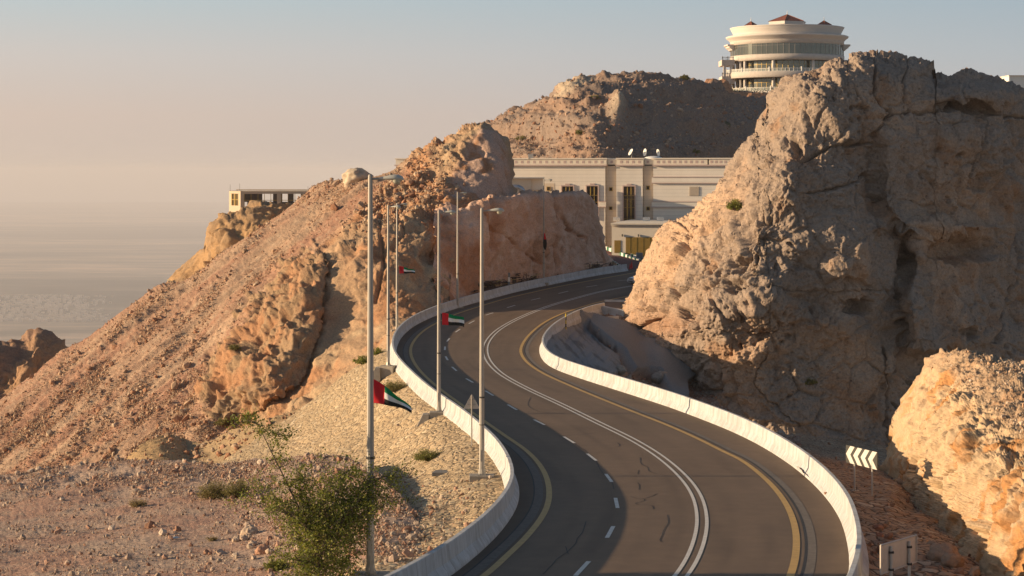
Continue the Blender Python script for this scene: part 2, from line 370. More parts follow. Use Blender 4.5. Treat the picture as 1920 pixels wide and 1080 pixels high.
# ------------------------------------------------------------------ relief builder: terrain masses as real surfaces with depth and a back
REL = {}
def relief(name, x0, x1, step, top, bot, depth, disp, color, mat, back=40.0, rstep=None, label=None, cat=None, kind='structure', round_px=0, round_m=0, nback=12, backdrop=0.55, name2=None, absrows=False):
    xs = np.arange(max(x0, -24), min(x1, 1944)+step, step, dtype=float)
    if x0 < -24: xs = np.concatenate([np.arange(x0, xs[0]-2, 5.0), xs])
    if x1 > 1944: xs = np.concatenate([xs, np.arange(xs[-1]+4, x1+5, 5.0)])
    tp = np.array(top, float); bt = np.array(bot, float)
    ty = np.interp(xs, tp[:, 0], tp[:, 1]); by = np.interp(xs, bt[:, 0], bt[:, 1]); by = np.maximum(by, ty+4)
    nr = int(np.max(by-ty)/(rstep or step))+2
    v = np.linspace(0, 1, nr)[:, None]
    PX = np.repeat(xs[None], nr, 0); PY = ty[None]*(1-v)+by[None]*v
    if absrows:
        ya = np.arange(ty.min(), by.max()+step, step); nr = len(ya); PX = np.repeat(xs[None], nr, 0); PY = np.clip(ya[:, None], ty[None], by[None])
    valid = np.ones(PX.shape, bool); valid[1:-1] = (PY[2:]-PY[:-2]) > 1e-6
    px, py = PX.ravel(), PY.ravel()
    Y = depth(px, py)
    if round_px:
        d = pldist(px, py, tp); q = np.clip(1-d/round_px, 0, 1); Y = Y+round_m*(1-np.sqrt(np.clip(1-q*q, 0, 1)))
    X3 = np.stack([(px-CX)/F*Y, Y, (HY-py)/F*Y], 1).reshape(nr, len(xs), 3)
    # back rows
    if back > 0:
        rows = []; t0 = X3[0]
        for k in range(nback, 0, -1):
            g = back*(k/nback)**1.6; r = t0.copy(); r[:, 1] += g; r[:, 0] *= 1+g/t0[:, 1]*0.4; r[:, 2] -= backdrop*g*(k/nback)+0.02*g; rows.append(r)
        G = np.concatenate([np.array(rows), X3], 0)
    else: rows = []; G = X3
    nb = len(rows)
    du = np.gradient(G, axis=1); dv = np.gradient(G, axis=0); nn = np.cross(dv, du); nn /= np.linalg.norm(nn, axis=2, keepdims=True)+1e-9
    # make normals point to the camera side (-Y) or up on the back
    s = np.sign((nn*np.array([0, -1, 0.6])).sum(2, keepdims=True)); s[s == 0] = 1; nn = nn*s
    for _ in range(2):
        nn[1:-1] = (nn[:-2]+nn[1:-1]*2+nn[2:])/4; nn[:, 1:-1] = (nn[:, :-2]+nn[:, 1:-1]*2+nn[:, 2:])/4
    nn /= np.linalg.norm(nn, axis=2, keepdims=True)+1e-9
    gp = G.reshape(-1, 3); gpx = np.concatenate([np.repeat(PX[:1], nb, 0), PX]).ravel() if nb else px
    gpy = np.concatenate([np.repeat(PY[:1], nb, 0), PY]).ravel() if nb else py
    d = disp(gp, gpx, gpy, nn.reshape(-1, 3))
    W = gp+nn.reshape(-1, 3)*d[:, None]
    cl = color(gp, gpx, gpy, d)
    R, Cc = G.shape[0], G.shape[1]; idx = np.arange(R*Cc).reshape(R, Cc)
    Q = np.stack([idx[:-1, :-1].ravel(), idx[1:, :-1].ravel(), idx[1:, 1:].ravel(), idx[:-1, 1:].ravel()], 1)
    if absrows:
        hgt = np.abs(np.diff(PY, axis=0)) > 1e-6; kq = np.concatenate([np.ones((nb, Cc-1), bool), hgt[:, :-1] | hgt[:, 1:]]) if nb else (hgt[:, :-1] | hgt[:, 1:])
        Q = Q[kq.ravel()]
    o = np_mesh(name, W, Q, mat, col=cl); tag(o, label, cat, kind=kind)
    REL[name2 or name] = (W.reshape(R, Cc, 3)[nb:], PX, PY, cl.reshape(R, Cc, 3)[nb:], nn[nb:], valid)
    return o
def mixc(a, b, t): return a*(1-t[:, None])+b*t[:, None]
def cvec(c, n): return np.repeat(np.array([c], float), n, 0)
def ell(px, py, cx, cy, rx, ry): return np.exp(-(((px-cx)/rx)**2+((py-cy)/ry)**2))

exec_order = []
# ------------------------------------------------------------------ road curves (traced on the road surface, then laid at their real distance)
CL = [(1300, 487), (1240, 497), (1174, 508), (1120, 516), (1070, 525.5), (1020, 535.5), (970, 546), (920, 559), (873, 571.5), (828, 586), (792, 600.5), (766, 615), (746, 634), (737, 655), (738.5, 675), (751, 696), (773, 720), (802, 747), (828, 767), (853, 785), (880, 806), (907, 831), (931, 856), (949, 884), (959, 912), (959, 938), (944, 970), (911, 1010), (861, 1054), (826, 1080), (750, 1128), (650, 1180)]
CR = [(1300, 556), (1220, 570), (1131, 584), (1095, 594), (1068, 606), (1042, 622), (1025, 639), (1018, 655), (1022, 671), (1034, 684), (1055, 695), (1090, 707.5), (1138, 723), (1195, 741), (1260, 762), (1320, 784), (1380, 808), (1430, 832), (1480, 862), (1524, 895), (1564, 935), (1592, 977), (1606, 1020), (1611, 1055), (1610, 1082), (1598, 1130), (1570, 1190)]
YL = [(1300, 494), (1240, 503), (1187, 512), (1120, 524), (1045, 538), (995, 549), (945, 561), (895, 576), (850, 591), (820, 605), (795, 620), (778, 637), (770, 655), (774, 675), (790, 698), (817, 723), (850, 748), (907, 789), (950, 819), (987, 845), (1013, 873), (1027, 903), (1029, 937), (1016, 970), (986, 1008), (952, 1041), (912, 1077), (850, 1120), (770, 1170)]
DW = [(1300, 515), (1240, 526), (1180, 537), (1130, 546), (1080, 559), (1032.5, 573), (995, 587), (960, 603), (932.5, 620), (916, 637.5), (910, 655), (915, 675), (932, 695), (955, 711), (995, 732), (1053, 759), (1120, 792), (1187, 825), (1237, 856), (1277, 890), (1302, 922), (1314, 955), (1315, 993), (1302, 1038), (1277, 1080), (1235, 1125), (1170, 1180)]
YR = [(1300, 536), (1220, 548), (1130, 565), (1090, 576), (1052, 589), (1020, 605), (995, 625), (980, 645), (977, 662), (990, 681), (1020, 701), (1068, 723), (1120, 745), (1187, 772), (1253, 798), (1307, 822), (1357, 847), (1390, 863), (1425, 889), (1457, 921), (1480, 957), (1492, 997), (1492, 1040), (1482, 1080), (1462, 1125), (1430, 1180)]
def curve3(pts, n=None, dz=0.0, k=9):
    s = spline(pts, None if n is None else 1200)
    if len(s) < 1200: s = spline(pts, 1200)
    Y = yroad(s[:, 1]); w_ = np.stack([(s[:, 0]-CX)/F*Y, Y], 1)
    w_ = spline(w_[::6], None if n is None else n) if False else w_
    d = np.concatenate([[0], np.cumsum(np.hypot(*np.diff(w_, axis=0).T))]); m = n or int(d[-1]/0.5)+2
    u = np.linspace(0, d[-1], m); w_ = np.stack([np.interp(u, d, w_[:, 0]), np.interp(u, d, w_[:, 1])], 1)
    if k: w_ = smooth(w_, k if m > 60 else 3)
    return w_
cL, cR = curve3(CL, None, 0, 15), curve3(CR, None, 0, 15)
def resample(w_, m):
    d = np.concatenate([[0], np.cumsum(np.hypot(*np.diff(w_, axis=0).T))]); u = np.linspace(0, d[-1], m)
    return np.stack([np.interp(u, d, w_[:, 0]), np.interp(u, d, w_[:, 1])], 1)
def normals2(w_):
    t = np.gradient(w_, axis=0); t /= np.hypot(t[:, 0], t[:, 1])[:, None]+1e-9; return np.stack([-t[:, 1], t[:, 0]], 1)
def ribbon(name, w_, wid, dz, mat, off=0.0, col=None, skip=None):
    n_ = normals2(w_); a = w_+n_*(off-wid/2); b = w_+n_*(off+wid/2); m = len(w_)
    V = np.concatenate([np.c_[a, -hroad(a[:, 1])+dz], np.c_[b, -hroad(b[:, 1])+dz]]); i = np.arange(m-1)
    if skip is not None: i = i[~skip[:-1]]
    Q = np.stack([i, i+1, m+i+1, m+i], 1); return V, Q
def add_mesh(parts):
    V = []; Q = []; b = 0
    for v, q in parts: V.append(v); Q.append(q+b); b += len(v)
    return np.concatenate(V), np.concatenate(Q)
# road surface
m_ = 620; A, B = resample(cL, m_), resample(cR, m_)
# pair the two edges by nearest points so that cross lines stay across the road
dl = np.concatenate([[0], np.cumsum(np.hypot(*np.diff(A, axis=0).T))])
idx = np.zeros(m_); j = 0
for i in range(m_):
    dd = np.hypot(B[:, 0]-A[i, 0], B[:, 1]-A[i, 1]); lo = int(idx[i-1]) if i else 0
    idx[i] = lo+int(np.argmin(dd[lo:lo+40])) if i else 0
idx = np.convolve(np.pad(idx, 20, mode='edge'), np.ones(41)/41, mode='valid'); idx[-1] = m_-1
B2 = np.stack([np.interp(idx, np.arange(m_), B[:, 0]), np.interp(idx, np.arange(m_), B[:, 1])], 1)
K = 49; T = np.linspace(0, 1, K)[None, :, None]; G = A[:, None]*(1-T)+B2[:, None]*T
g = G.reshape(-1, 2); V = np.c_[g, -hroad(g[:, 1])]
lat = np.repeat(T[0, :, 0][None], m_, 0).ravel(); alg = np.repeat(np.arange(m_)[:, None]*(dl[-1]/m_), K, 1).ravel(); q3 = np.c_[lat*9, alg*0.07, np.zeros(len(g))]
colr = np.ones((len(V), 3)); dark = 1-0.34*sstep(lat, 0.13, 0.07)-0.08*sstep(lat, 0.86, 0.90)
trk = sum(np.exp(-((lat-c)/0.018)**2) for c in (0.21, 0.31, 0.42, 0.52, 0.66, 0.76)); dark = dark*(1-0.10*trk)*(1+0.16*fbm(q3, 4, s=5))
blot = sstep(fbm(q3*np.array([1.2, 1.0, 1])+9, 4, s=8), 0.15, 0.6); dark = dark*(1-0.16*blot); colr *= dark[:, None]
ii = np.arange(m_*K).reshape(m_, K); Q = np.stack([ii[:-1, :-1].ravel(), ii[1:, :-1].ravel(), ii[1:, 1:].ravel(), ii[:-1, 1:].ravel()], 1)
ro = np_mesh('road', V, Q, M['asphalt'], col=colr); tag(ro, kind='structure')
wear = lambda w_, seed: None
V, Q = ribbon('', curve3(YL), 0.24, 0.012, None); tag(np_mesh('road_edge_line', V, Q, M['yellow']), 'yellow edge line along the left barrier', 'road marking', kind='structure')
V, Q = ribbon('', curve3(YR), 0.24, 0.012, None); tag(np_mesh('road_edge_line', V, Q, M['yellow']), 'yellow edge line along the right barrier', 'road marking', kind='structure')
V, Q = add_mesh([ribbon('', curve3(DW), 0.13, 0.012, None, off=o) for o in (-0.18, 0.18)]); tag(np_mesh('road_centre_line', V, Q, M['mark']), 'solid double white line', 'road marking', kind='structure')
V, Q = ribbon('', curve3(YL), 0.34, 0.006, None, off=-0.42); VV, QQ = ribbon('', curve3(YR), 0.30, 0.006, None, off=0.50)
M['strip'] = simple('drain_strip', (0.15, 0.125, 0.105), 0.85, var=0.2, scale=4, bump=0.02)
VL, QL = add_mesh([(V, Q), (VV, QQ)]); tag(np_mesh('road_gutter_strip', VL, QL, M['strip']), kind='structure')
V, Q = ribbon('', curve3(YL), 0.06, 0.009, None, off=-0.62); VV, QQ = ribbon('', curve3(YR), 0.09, 0.009, None, off=0.32)
VL, QL = add_mesh([(V, Q), (VV, QQ)]); tag(np_mesh('road_joint', VL, QL, M['seal']), kind='structure')
DASH = [((1157.5, 527), (1177.5, 525)), ((1099, 538.5), (1120, 535)), ((1047, 550.5), (1065.5, 546)), ((996, 563), (1013, 559)), ((951, 577), (966, 572.5)), ((911, 591), (925, 586.5)), ((879, 607), (889.5, 601.5)), ((854, 623), (862.5, 617.5)), ((838, 640.5), (843, 634.5)), ((834, 656.5), (834.5, 650)), ((835.5, 668.5), (839.5, 675.5)), ((847.5, 688), (856, 695.5)), ((874, 710), (887, 717.5)), ((910, 733), (925, 742)), ((952, 759), (969, 769)), ((1001, 787), (1021, 797)), ((1057, 819), (1077, 831)), ((1101, 851), (1118, 864)), ((1136, 889), (1147, 904)), ((1154, 934), (1158, 953)), ((1150, 987), (1138, 1009)), ((1104, 1053), (1079, 1080)), ((1030, 1125), (1005, 1145))]
parts = []
for a, b in DASH:
    p = np.array([road_pt(*a)[:2], road_pt(*b)[:2]]); w_ = resample(p, 6); parts.append(ribbon('', w_, 0.15, 0.012, None))
V, Q = add_mesh(parts); tag(np_mesh('lane_line', V, Q, M['mark']), 'dashed white lane line', 'road marking', kind='structure')
# sealed cracks
CRK = [[(1200, 858), (1203, 870), (1215, 876), (1218, 884), (1236, 888)], [(1198, 882), (1195, 890)], [(1196, 905), (1199, 920)], [(1180, 931), (1205, 935), (1232, 926)], [(1205, 935), (1209, 938), (1193, 945), (1222, 948), (1226, 954)], [(1251, 966), (1253, 980), (1247, 992), (1241, 1012), (1246, 1017)], [(1099, 978), (1092, 998), (1082, 1010), (1078, 1020), (1062, 1036), (1045, 1046), (1033, 1060), (1018, 1076)], [(1060, 1025), (1064, 1038)],
       [(1158, 830), (1163, 836), (1155, 838)], [(995, 745), (992, 762), (1015, 774), (1060, 779)], [(1077, 831), (1101, 851)], [(1118, 864), (1136, 889)], [(1147, 904), (1152, 917)], [(930, 825), (1000, 822), (1060, 816), (1120, 810)], [(1020, 905), (1090, 906)]]
parts = []
for c in CRK:
    s = spline(c, 40); s = s+np.c_[np.cumsum(RS.randn(40))*0.25, np.cumsum(RS.randn(40))*0.2]; Yc = yroad(s[:, 1]); w_ = np.stack([(s[:, 0]-CX)/F*Yc, Yc], 1)
    parts.append(ribbon('', w_, 0.035, 0.009, None))
V, Q = add_mesh(parts); tag(np_mesh('road_crack_seal', V, Q, M['seal']), kind='structure')

# barriers: profile swept along the edge, with moulded joints
def barrier(name, w_, side, H, label, mat, z_of=None, gap=1.0):
    """side=+1: outside of the road lies on the +normal side"""
    w_ = resample(w_, int(np.hypot(*np.diff(w_, axis=0).T).sum()/0.25)); n_ = normals2(w_)
    prof = [(-0.30, -0.35), (-0.30, 0.08), (-0.26, 0.14), (-0.13, 0.36), (-0.09, H-0.03), (-0.07, H), (0.07, H), (0.09, H-0.03), (0.13, 0.36), (0.27, 0.14), (0.30, 0.06), (0.30, -1.2)]
    m = len(w_); k = len(prof); V = []; d = np.arange(m)*0.25
    jig = 0.006*vnoise(np.c_[d*0.8, np.zeros(m), np.zeros(m)])
    for o, z in prof:
        p = w_+n_*(o+jig)[:, None]*1.0; V.append(np.c_[p, -hroad(w_[:, 1])+z])
    V = np.stack(V, 1).reshape(-1, 3); ii = np.arange(m*k).reshape(m, k)
    Q = np.stack([ii[:-1, :-1].ravel(), ii[1:, :-1].ravel(), ii[1:, 1:].ravel(), ii[:-1, 1:].ravel()], 1)
    Q = np.concatenate([Q])
    nV, nQ = len(V), len(Q)
    # joints: thin dark fillers standing 3 mm proud of both faces, leaning like the cast joints
    parts = []; VV = []; QQ = []; b = nV; st = int(gap/0.25)
    for j in range(6, m-4, st):
        wide = 0.018 if (j//st) % 9 else 0.026
        for sgn in (-1, 1):
            pr = [(sgn*0.303, 0.0), (sgn*0.303, 0.09), (sgn*0.265, 0.145), (sgn*0.135, 0.365), (sgn*0.094, H-0.03), (0.0, H+0.004)]
            base = b; t = np.array([n_[j, 1], -n_[j, 0]])
            for q, (oo, z) in enumerate(pr):
                sh = 0.10*(z/H-0.5)
                c = w_[j]+n_[j]*oo+t*sh
                for e in (-wide/2, wide/2):
                    pp = c+t*e; VV.append((pp[0], pp[1], -hroad(w_[j, 1])+z)); b += 1
            for q in range(len(pr)-1): QQ.append((base+2*q, base+2*q+1, base+2*q+3, base+2*q+2))
    V = np.concatenate([V, np.array(VV)]); Q = np.concatenate([Q, np.array(QQ)]); o = np_mesh(name, V, Q, [mat, M['joint']], smooth_=False, matidx=np.r_[np.zeros(nQ), np.ones(len(Q)-nQ)]); tag(o, label, 'barrier')
    return o
M['joint'] = simple('joint_filler', (0.19, 0.175, 0.155), 0.9, var=0.1)
far_cut = (cL[:, 0] < (1176-CX)/F*cL[:, 1]) | (cL[:, 1] < 200)
wl = cL[far_cut]
barrier('concrete_barrier', wl, -1, 0.88, 'long concrete barrier along the left edge of the road, beside the lamp posts', M['barrier'])
far_cut = (cR[:, 0] < (1134-CX)/F*cR[:, 1]) | (cR[:, 1] < 190)
barrier('concrete_barrier', cR[far_cut], 1, 0.88, 'brightly lit white concrete barrier curving along the right edge of the road', M['barrier'])

# ------------------------------------------------------------------ terrain
PINK = (0.42, 0.27, 0.175); ORNG = (0.44, 0.20, 0.085); TAN = (0.42, 0.30, 0.18); GREY = (0.31, 0.265, 0.205); PALE = (0.52, 0.42, 0.31); RED = (0.34, 0.15, 0.075)
# embankment of stone pitching below the left barrier
emb_d = rbf([(420, 862, 158), (540, 785, 164), (640, 705, 168), (735, 645, 174), (742, 690, 149), (752, 697, float(yroad(697))), (775, 722, float(yroad(722))), (802, 747, float(yroad(747))), (828, 767, float(yroad(767))), (853, 785, float(yroad(785))), (880, 806, float(yroad(806))), (907, 831, float(yroad(831))), (931, 856, float(yroad(856))), (949, 884, float(yroad(884))), (959, 912, float(yroad(912))), (959, 938, float(yroad(938))), (944, 970, float(yroad(970))), (911, 1010, float(yroad(1010))), (861, 1054, float(yroad(1054))), (823, 777, 117.5), (903, 897, 88.3), (640, 860, 123), (560, 860, 137), (700, 880, 112), (700, 780, 134), (600, 780, 154), (780, 860, 106), (840, 925, 86.5), (800, 970, 79.5), (855, 975, 78), (780, 1030, 70.5), (720, 1000, 76), (826, 1080, float(yroad(1080))), (700, 1080, 62), (760, 1118, float(yroad(1122)))])
emb_top = [(395, 880), (420, 862), (540, 785), (640, 706), (715, 656), (732, 652), (741, 672), (752, 697), (775, 722), (802, 747), (828, 767), (853, 785), (880, 806), (907, 831), (931, 856), (949, 884), (957, 905)]
emb_bot = [(395, 960), (600, 1100), (700, 1145), (740, 1134), (826, 1080), (861, 1054), (911, 1010), (944, 970), (957, 945)]
def emb_disp(p, px, py, n):
    return 0.05*fbm(p*0.8, 4, s=3)+0.045*fbm(p*3.2, 3, s=9)
relief('embankment', 396, 957, 1.8, emb_top, emb_bot, lambda px, py: emb_d(px, py)+0.0, emb_disp, lambda p, px, py, d: cvec(TAN, len(p)), M['pitch'], back=0, absrows=True)
# rubble flat in the left foreground
mound_d = rbf([(-420, 940, 138), (-420, 1130, 74), (-80, 900, 130), (0, 890, 126), (240, 865, 122), (400, 871, 116), (560, 862, 110), (640, 858, 107), (700, 885, 98), (745, 930, 86), (770, 985, 77.5), (0, 1080, 80), (0, 980, 100), (300, 1080, 76), (300, 980, 94), (600, 1080, 70), (600, 980, 84), (700, 1070, 65), (745, 1040, 69), (740, 1000, 74.5), (680, 940, 88), (-80, 1080, 82), (-80, 980, 102), (300, 1150, 64), (700, 1150, 56), (-80, 1150, 70)])
def mound_disp(p, px, py, n):
    f1, f2, c = worley(p*1.6, 3); g1, g2, c2 = worley(p*4.0, 5)
    fl = 0.35+0.65*sstep(-py, -960, -890); return 0.30*fl*fbm(p*0.22, 4, s=31)+0.10*fl*fbm(p*1.1, 4, s=41)+0.05*np.clip(f2-f1, 0, 0.5)*c*2+0.03*np.clip(g2-g1, 0, 0.5)
def mound_col(p, px, py, d):
    t = sstep(fbm(p*0.18, 4, s=51)+0.25*ell(px, py, 200, 950, 250, 40), -0.25, 0.45); f1, f2, c = worley(p*3.0, 8)
    b = mixc(cvec((0.43, 0.315, 0.245), len(p)), cvec((0.41, 0.255, 0.19), len(p)), t); b = mixc(b, cvec((0.42, 0.33, 0.25), len(p)), sstep(c, 0.72, 0.95)*0.6)
    return b
relief('rubble_ground', -420, 786, 1.9, [(-420, 935), (-80, 905), (0, 897), (100, 880), (200, 868), (240, 863), (330, 870), (400, 873), (480, 859), (560, 862), (640, 858), (690, 880), (715, 900), (745, 925), (770, 960), (786, 1000)], [(-420, 1130), (786, 1130)], mound_d, mound_disp, mound_col, M['scree'], back=14, backdrop=0.35, nback=8, absrows=True)

# scree plane of the left mountain:  z = -88 + 0.5 x + 0.4 y
def scree_Y(px, py):
    u = (px-CX)/F; v = (HY-py)/F; return 88.0/np.clip(0.4+0.5*u-v, 0.2, 2)
pl = lambda x, y, d=0.0: (x, y, float(scree_Y(x, y))+d)
mt_d = rbf([pl(-420, 1060), pl(-80, 820), pl(0, 750, 1), pl(60, 705, 1), pl(-80, 1000), pl(100, 900), pl(250, 900), pl(115, 660, 2), pl(250, 570, 2), pl(310, 532, 2), pl(385, 500, 2), pl(440, 455, 2), pl(530, 395, 3), pl(600, 350, 4), pl(240, 740), pl(180, 800), pl(300, 650), pl(380, 560), pl(330, 800), pl(380, 700), pl(400, 640), pl(500, 500), pl(580, 430), pl(420, 920, -2), pl(350, 860, -1),
            (690, 333, 238), (660, 385, 231), (400, 760, 198), (470, 690, 197), (520, 600, 204), (590, 490, 214), (445, 780, 196), (560, 560, 205),
            (640, 600, 201), (620, 680, 192), (560, 740, 190), (480, 800, 190), (700, 560, 200.5), (720, 480, 206), (650, 480, 209.5), (740, 640, 184), (700, 690, 180), (600, 800, 180), (745, 318, 238), (800, 278, 238), (850, 252, 237), (905, 232, 236), (945, 262, 234), (965, 355, 229),
            (740, 400, 221), (800, 430, 214), (790, 520, 206), (770, 590, 196), (830, 360, 224), (850, 480, 213), (830, 570, 203), (900, 340, 227), (880, 550, 212), (960, 400, 227), (960, 545, 219), (700, 620, 194)])
outc = np.array([(590, 470), (612, 500), (606, 550), (592, 640), (575, 690), (550, 730), (520, 760), (470, 785), (430, 792)])
def mt_top_fn(px): return np.interp(px, MT[:, 0], MT[:, 1])
MT = np.array([(-420, 1050), (-90, 812), (-40, 778), (0, 750), (60, 704), (115, 658), (150, 640), (200, 605), (250, 571), (300, 537), (345, 528), (375, 508), (400, 488), (440, 459), (480, 430), (530, 395), (560, 373), (590, 352), (605, 343), (640, 338), (690, 334), (720, 328), (745, 318), (758, 303), (778, 294), (800, 279), (822, 270), (845, 258), (862, 244), (880, 237), (895, 233), (908, 232), (918, 240), (930, 246), (943, 264), (952, 285), (958, 310), (963, 345), (972, 372)], float)
def poly_in(px, py, poly):
    poly = np.array(poly, float); ins = np.zeros(len(px), bool); j = len(poly)-1
    for i in range(len(poly)):
        xi, yi = poly[i]; xj, yj = poly[j]; c = ((yi > py) != (yj > py)) & (px < (xj-xi)*(py-yi)/(yj-yi+1e-12)+xi); ins ^= c; j = i
    return ins
OUTP = [(592, 455), (612, 500), (606, 550), (594, 640), (575, 690), (550, 730), (520, 757), (470, 782), (425, 795), (398, 790), (372, 752), (368, 715), (395, 660), (430, 640), (455, 590), (470, 555), (515, 520), (520, 495), (560, 480), (575, 460)]
CUTP = [(833, 375), (838, 345), (850, 318), (870, 300), (880, 270), (900, 240), (935, 245), (975, 380)]
def softin(px, py, poly, w):
    ins = poly_in(px, py, poly); d = pldist(px, py, list(poly)+[poly[0]]); return np.where(ins, 0.5+0.5*np.clip(d/w, 0, 1), 0.5-0.5*np.clip(d/w, 0, 1))
def mt_masks(px, py):
    wq = np.stack([px*0.04, py*0.04, px*0], 1); o = sstep(softin(px+22*fbm(wq, 3, s=61), py+22*fbm(wq, 3, s=62), OUTP, 14), 0.15, 0.95); c = sstep(softin(px, py, CUTP, 14), 0.3, 0.8)
    # rock wall region right of the scree
    xr = np.interp(py, [330, 345, 380, 420, 460, 500, 560, 640, 700, 800, 900], [765, 720, 690, 650, 600, 600, 560, 520, 470, 420, 420])
    wl_ = sstep(px, xr-12, xr+18)
    return o, c, wl_
def mt_depth(px, py):
    Y = mt_d(px, py); o, c, wl_ = mt_masks(px, py)
    rim = pldist(px, py, outc); ins = poly_in(px, py, OUTP)
    bul = np.where(ins, 1-np.exp(-pldist(px, py, OUTP+[OUTP[0]])/22.0), 0)
    Y = Y-1.7*bul*np.clip(0.5+rim/60, 0.5, 1.0)
    Y = Y+1.1*np.exp(-(rim/10)**2)*(~ins)      # shadowed recess behind the outcrop's rim
    d = pldist(px, py, MT); q = np.clip(1-d/34, 0, 1); Y = Y+6*(1-np.sqrt(np.clip(1-q*q, 0, 1)))
    # broken blocks of the upper right part
    return Y
def blocks(p, sc, s, ax=(1, 1, 1)):
    q = p*np.array(ax)*sc; q = q+0.35*np.stack([vnoise(q*0.8, s+1), vnoise(q*0.8, s+2), vnoise(q*0.8, s+3)], 1)
    f1, f2, c = worley(q, s); e = np.clip((f2-f1)/0.12, 0, 1); return (c-0.5)*sstep(e, 0, 1), e, c
def mt_disp(p, px, py, n):
    o, c, wl_ = mt_masks(px, py); N_ = len(p)
    # scree: stones plus gullies running down the fall line
    fl = np.stack([p[:, 0]*0.62-p[:, 1]*0.78, p[:, 0]*0.78+p[:, 1]*0.62, p[:, 2]], 1)
    gul = fbm(fl*np.array([0.40, 0.05, 0.02]), 4, s=71); f1, f2, cc = worley(p*1.3, 21); g1, g2, c2 = worley(p*3.1, 22)
    coarse = sstep(fbm(p*0.09, 3, s=77), -0.15, 0.35)
    scr = 0.50*gul+0.16*fbm(p*0.35, 4, s=73)+(0.06+0.14*coarse)*cc*np.clip(0.55-f1, 0, 0.5)*3*(cc > 0.55)+0.09*np.clip(0.5-g1, 0, 0.5)*2*c2
    fa, ea = facets(p, 0.24, 31, (1, 1, 1.2)); fb_, eb = facets(p, 0.75, 33); fc_, ec = facets(p, 2.0, 34)
    rk = 1.0*fa+0.42*fb_+0.15*fc_+0.6*fbm(p*0.17, 4, s=81)+0.15*fbm(p*0.9, 5, s=83)
    smoothw = ell(px, py, 660, 620, 90, 150)
    strat = 0.35*fbm(p*np.array([0.12, 0.12, 0.9]), 4, s=85)
    rk = rk*(1-0.72*smoothw)+0.5*strat*smoothw
    f1b, f2b, cb = worley(p*0.55, 41); pit = -0.9*np.clip(0.42-f1b, 0, 1)*(cb > 0.35)*2
    ero = 0.8*ridged(p*0.20, 4, s=91)+0.9*fa+0.55*fb_+0.3*ridged(p*0.6, 3, s=92)+0.5*pit+0.35*fbm(p*0.9, 5, s=93)-1.1
    cut = 0.5*facets(p, 0.35, 96, (1, 1, 0.5))[0]+0.25*fbm(p*np.array([0.5, 0.5, 0.1]), 4, s=95)+0.25*fbm(p*0.2, 3, s=97)+0.10*fbm(p*1.3, 4, s=99)
    d = scr*(1-wl_)+rk*wl_; d = d*(1-o)+ero*o; d = d*(1-c)+cut*c
    big = 0.35*np.minimum(1, pldist(px, py, [(655, 560), (640, 700)])/8)
    crk = -0.45*np.exp(-(pldist(px, py, [(720, 350), (712, 420), (722, 500), (700, 560)])/3.2)**2)-0.4*np.exp(-(pldist(px, py, [(770, 340), (745, 400), (760, 440), (700, 480)])/3)**2)
    return d+crk*wl_*(1-c)
def mt_col(p, px, py, d):
    o, c, wl_ = mt_masks(px, py); n = len(p)
    fl = np.stack([p[:, 0]*0.62-p[:, 1]*0.78, p[:, 0]*0.78+p[:, 1]*0.62, p[:, 2]], 1)
    t = sstep(fbm(fl*np.array([0.30, 0.035, 0.02]), 5, s=101), -0.35, 0.45); f1, f2, cc = worley(p*2.2, 21)
    scr = mixc(cvec((0.42, 0.285, 0.195), n), cvec((0.36, 0.205, 0.14), n), t); scr = mixc(scr, cvec((0.53, 0.40, 0.28), n), sstep(cc, 0.75, 0.95)*0.5)
    t2 = sstep(fbm(p*0.11, 5, s=111)+0.28*ell(px, py, 860, 430, 60, 120)+0.2*ell(px, py, 770, 400, 60, 60), -0.15, 0.4)
    rk = mixc(cvec((0.40, 0.27, 0.17), n), cvec((0.39, 0.20, 0.105), n), t2*0.85)
    t3 = sstep(fbm(p*0.3, 5, s=115), 0.1, 0.6); rk = mixc(rk, cvec((0.48, 0.36, 0.23), n), t3*0.7)
    t4 = sstep(fbm(p*0.25, 5, s=121), -0.2, 0.4); er = mixc(cvec((0.33, 0.225, 0.14), n), cvec((0.39, 0.215, 0.12), n), t4)
    cu = mixc(cvec((0.46, 0.32, 0.25), n), cvec((0.38, 0.20, 0.11), n), sstep(fbm(p*np.array([0.5, 0.5, 0.15]), 4, s=131), 0.1, 0.55))
    b = scr*(1-wl_)[:, None]+rk*wl_[:, None]; b = b*(1-o)[:, None]+er*o[:, None]; return b*(1-c)[:, None]+cu*c[:, None]
relief('mountain', -420, 972, 1.9, MT, [(-420, 1100), (-90, 960), (200, 930), (400, 925), (420, 910), (540, 840), (640, 765), (700, 735), (735, 700), (755, 640), (790, 620), (838, 594), (850, 430), (905, 415), (972, 408)], mt_depth, mt_disp, mt_col, M['scree'], back=45, backdrop=0.75, absrows=True)

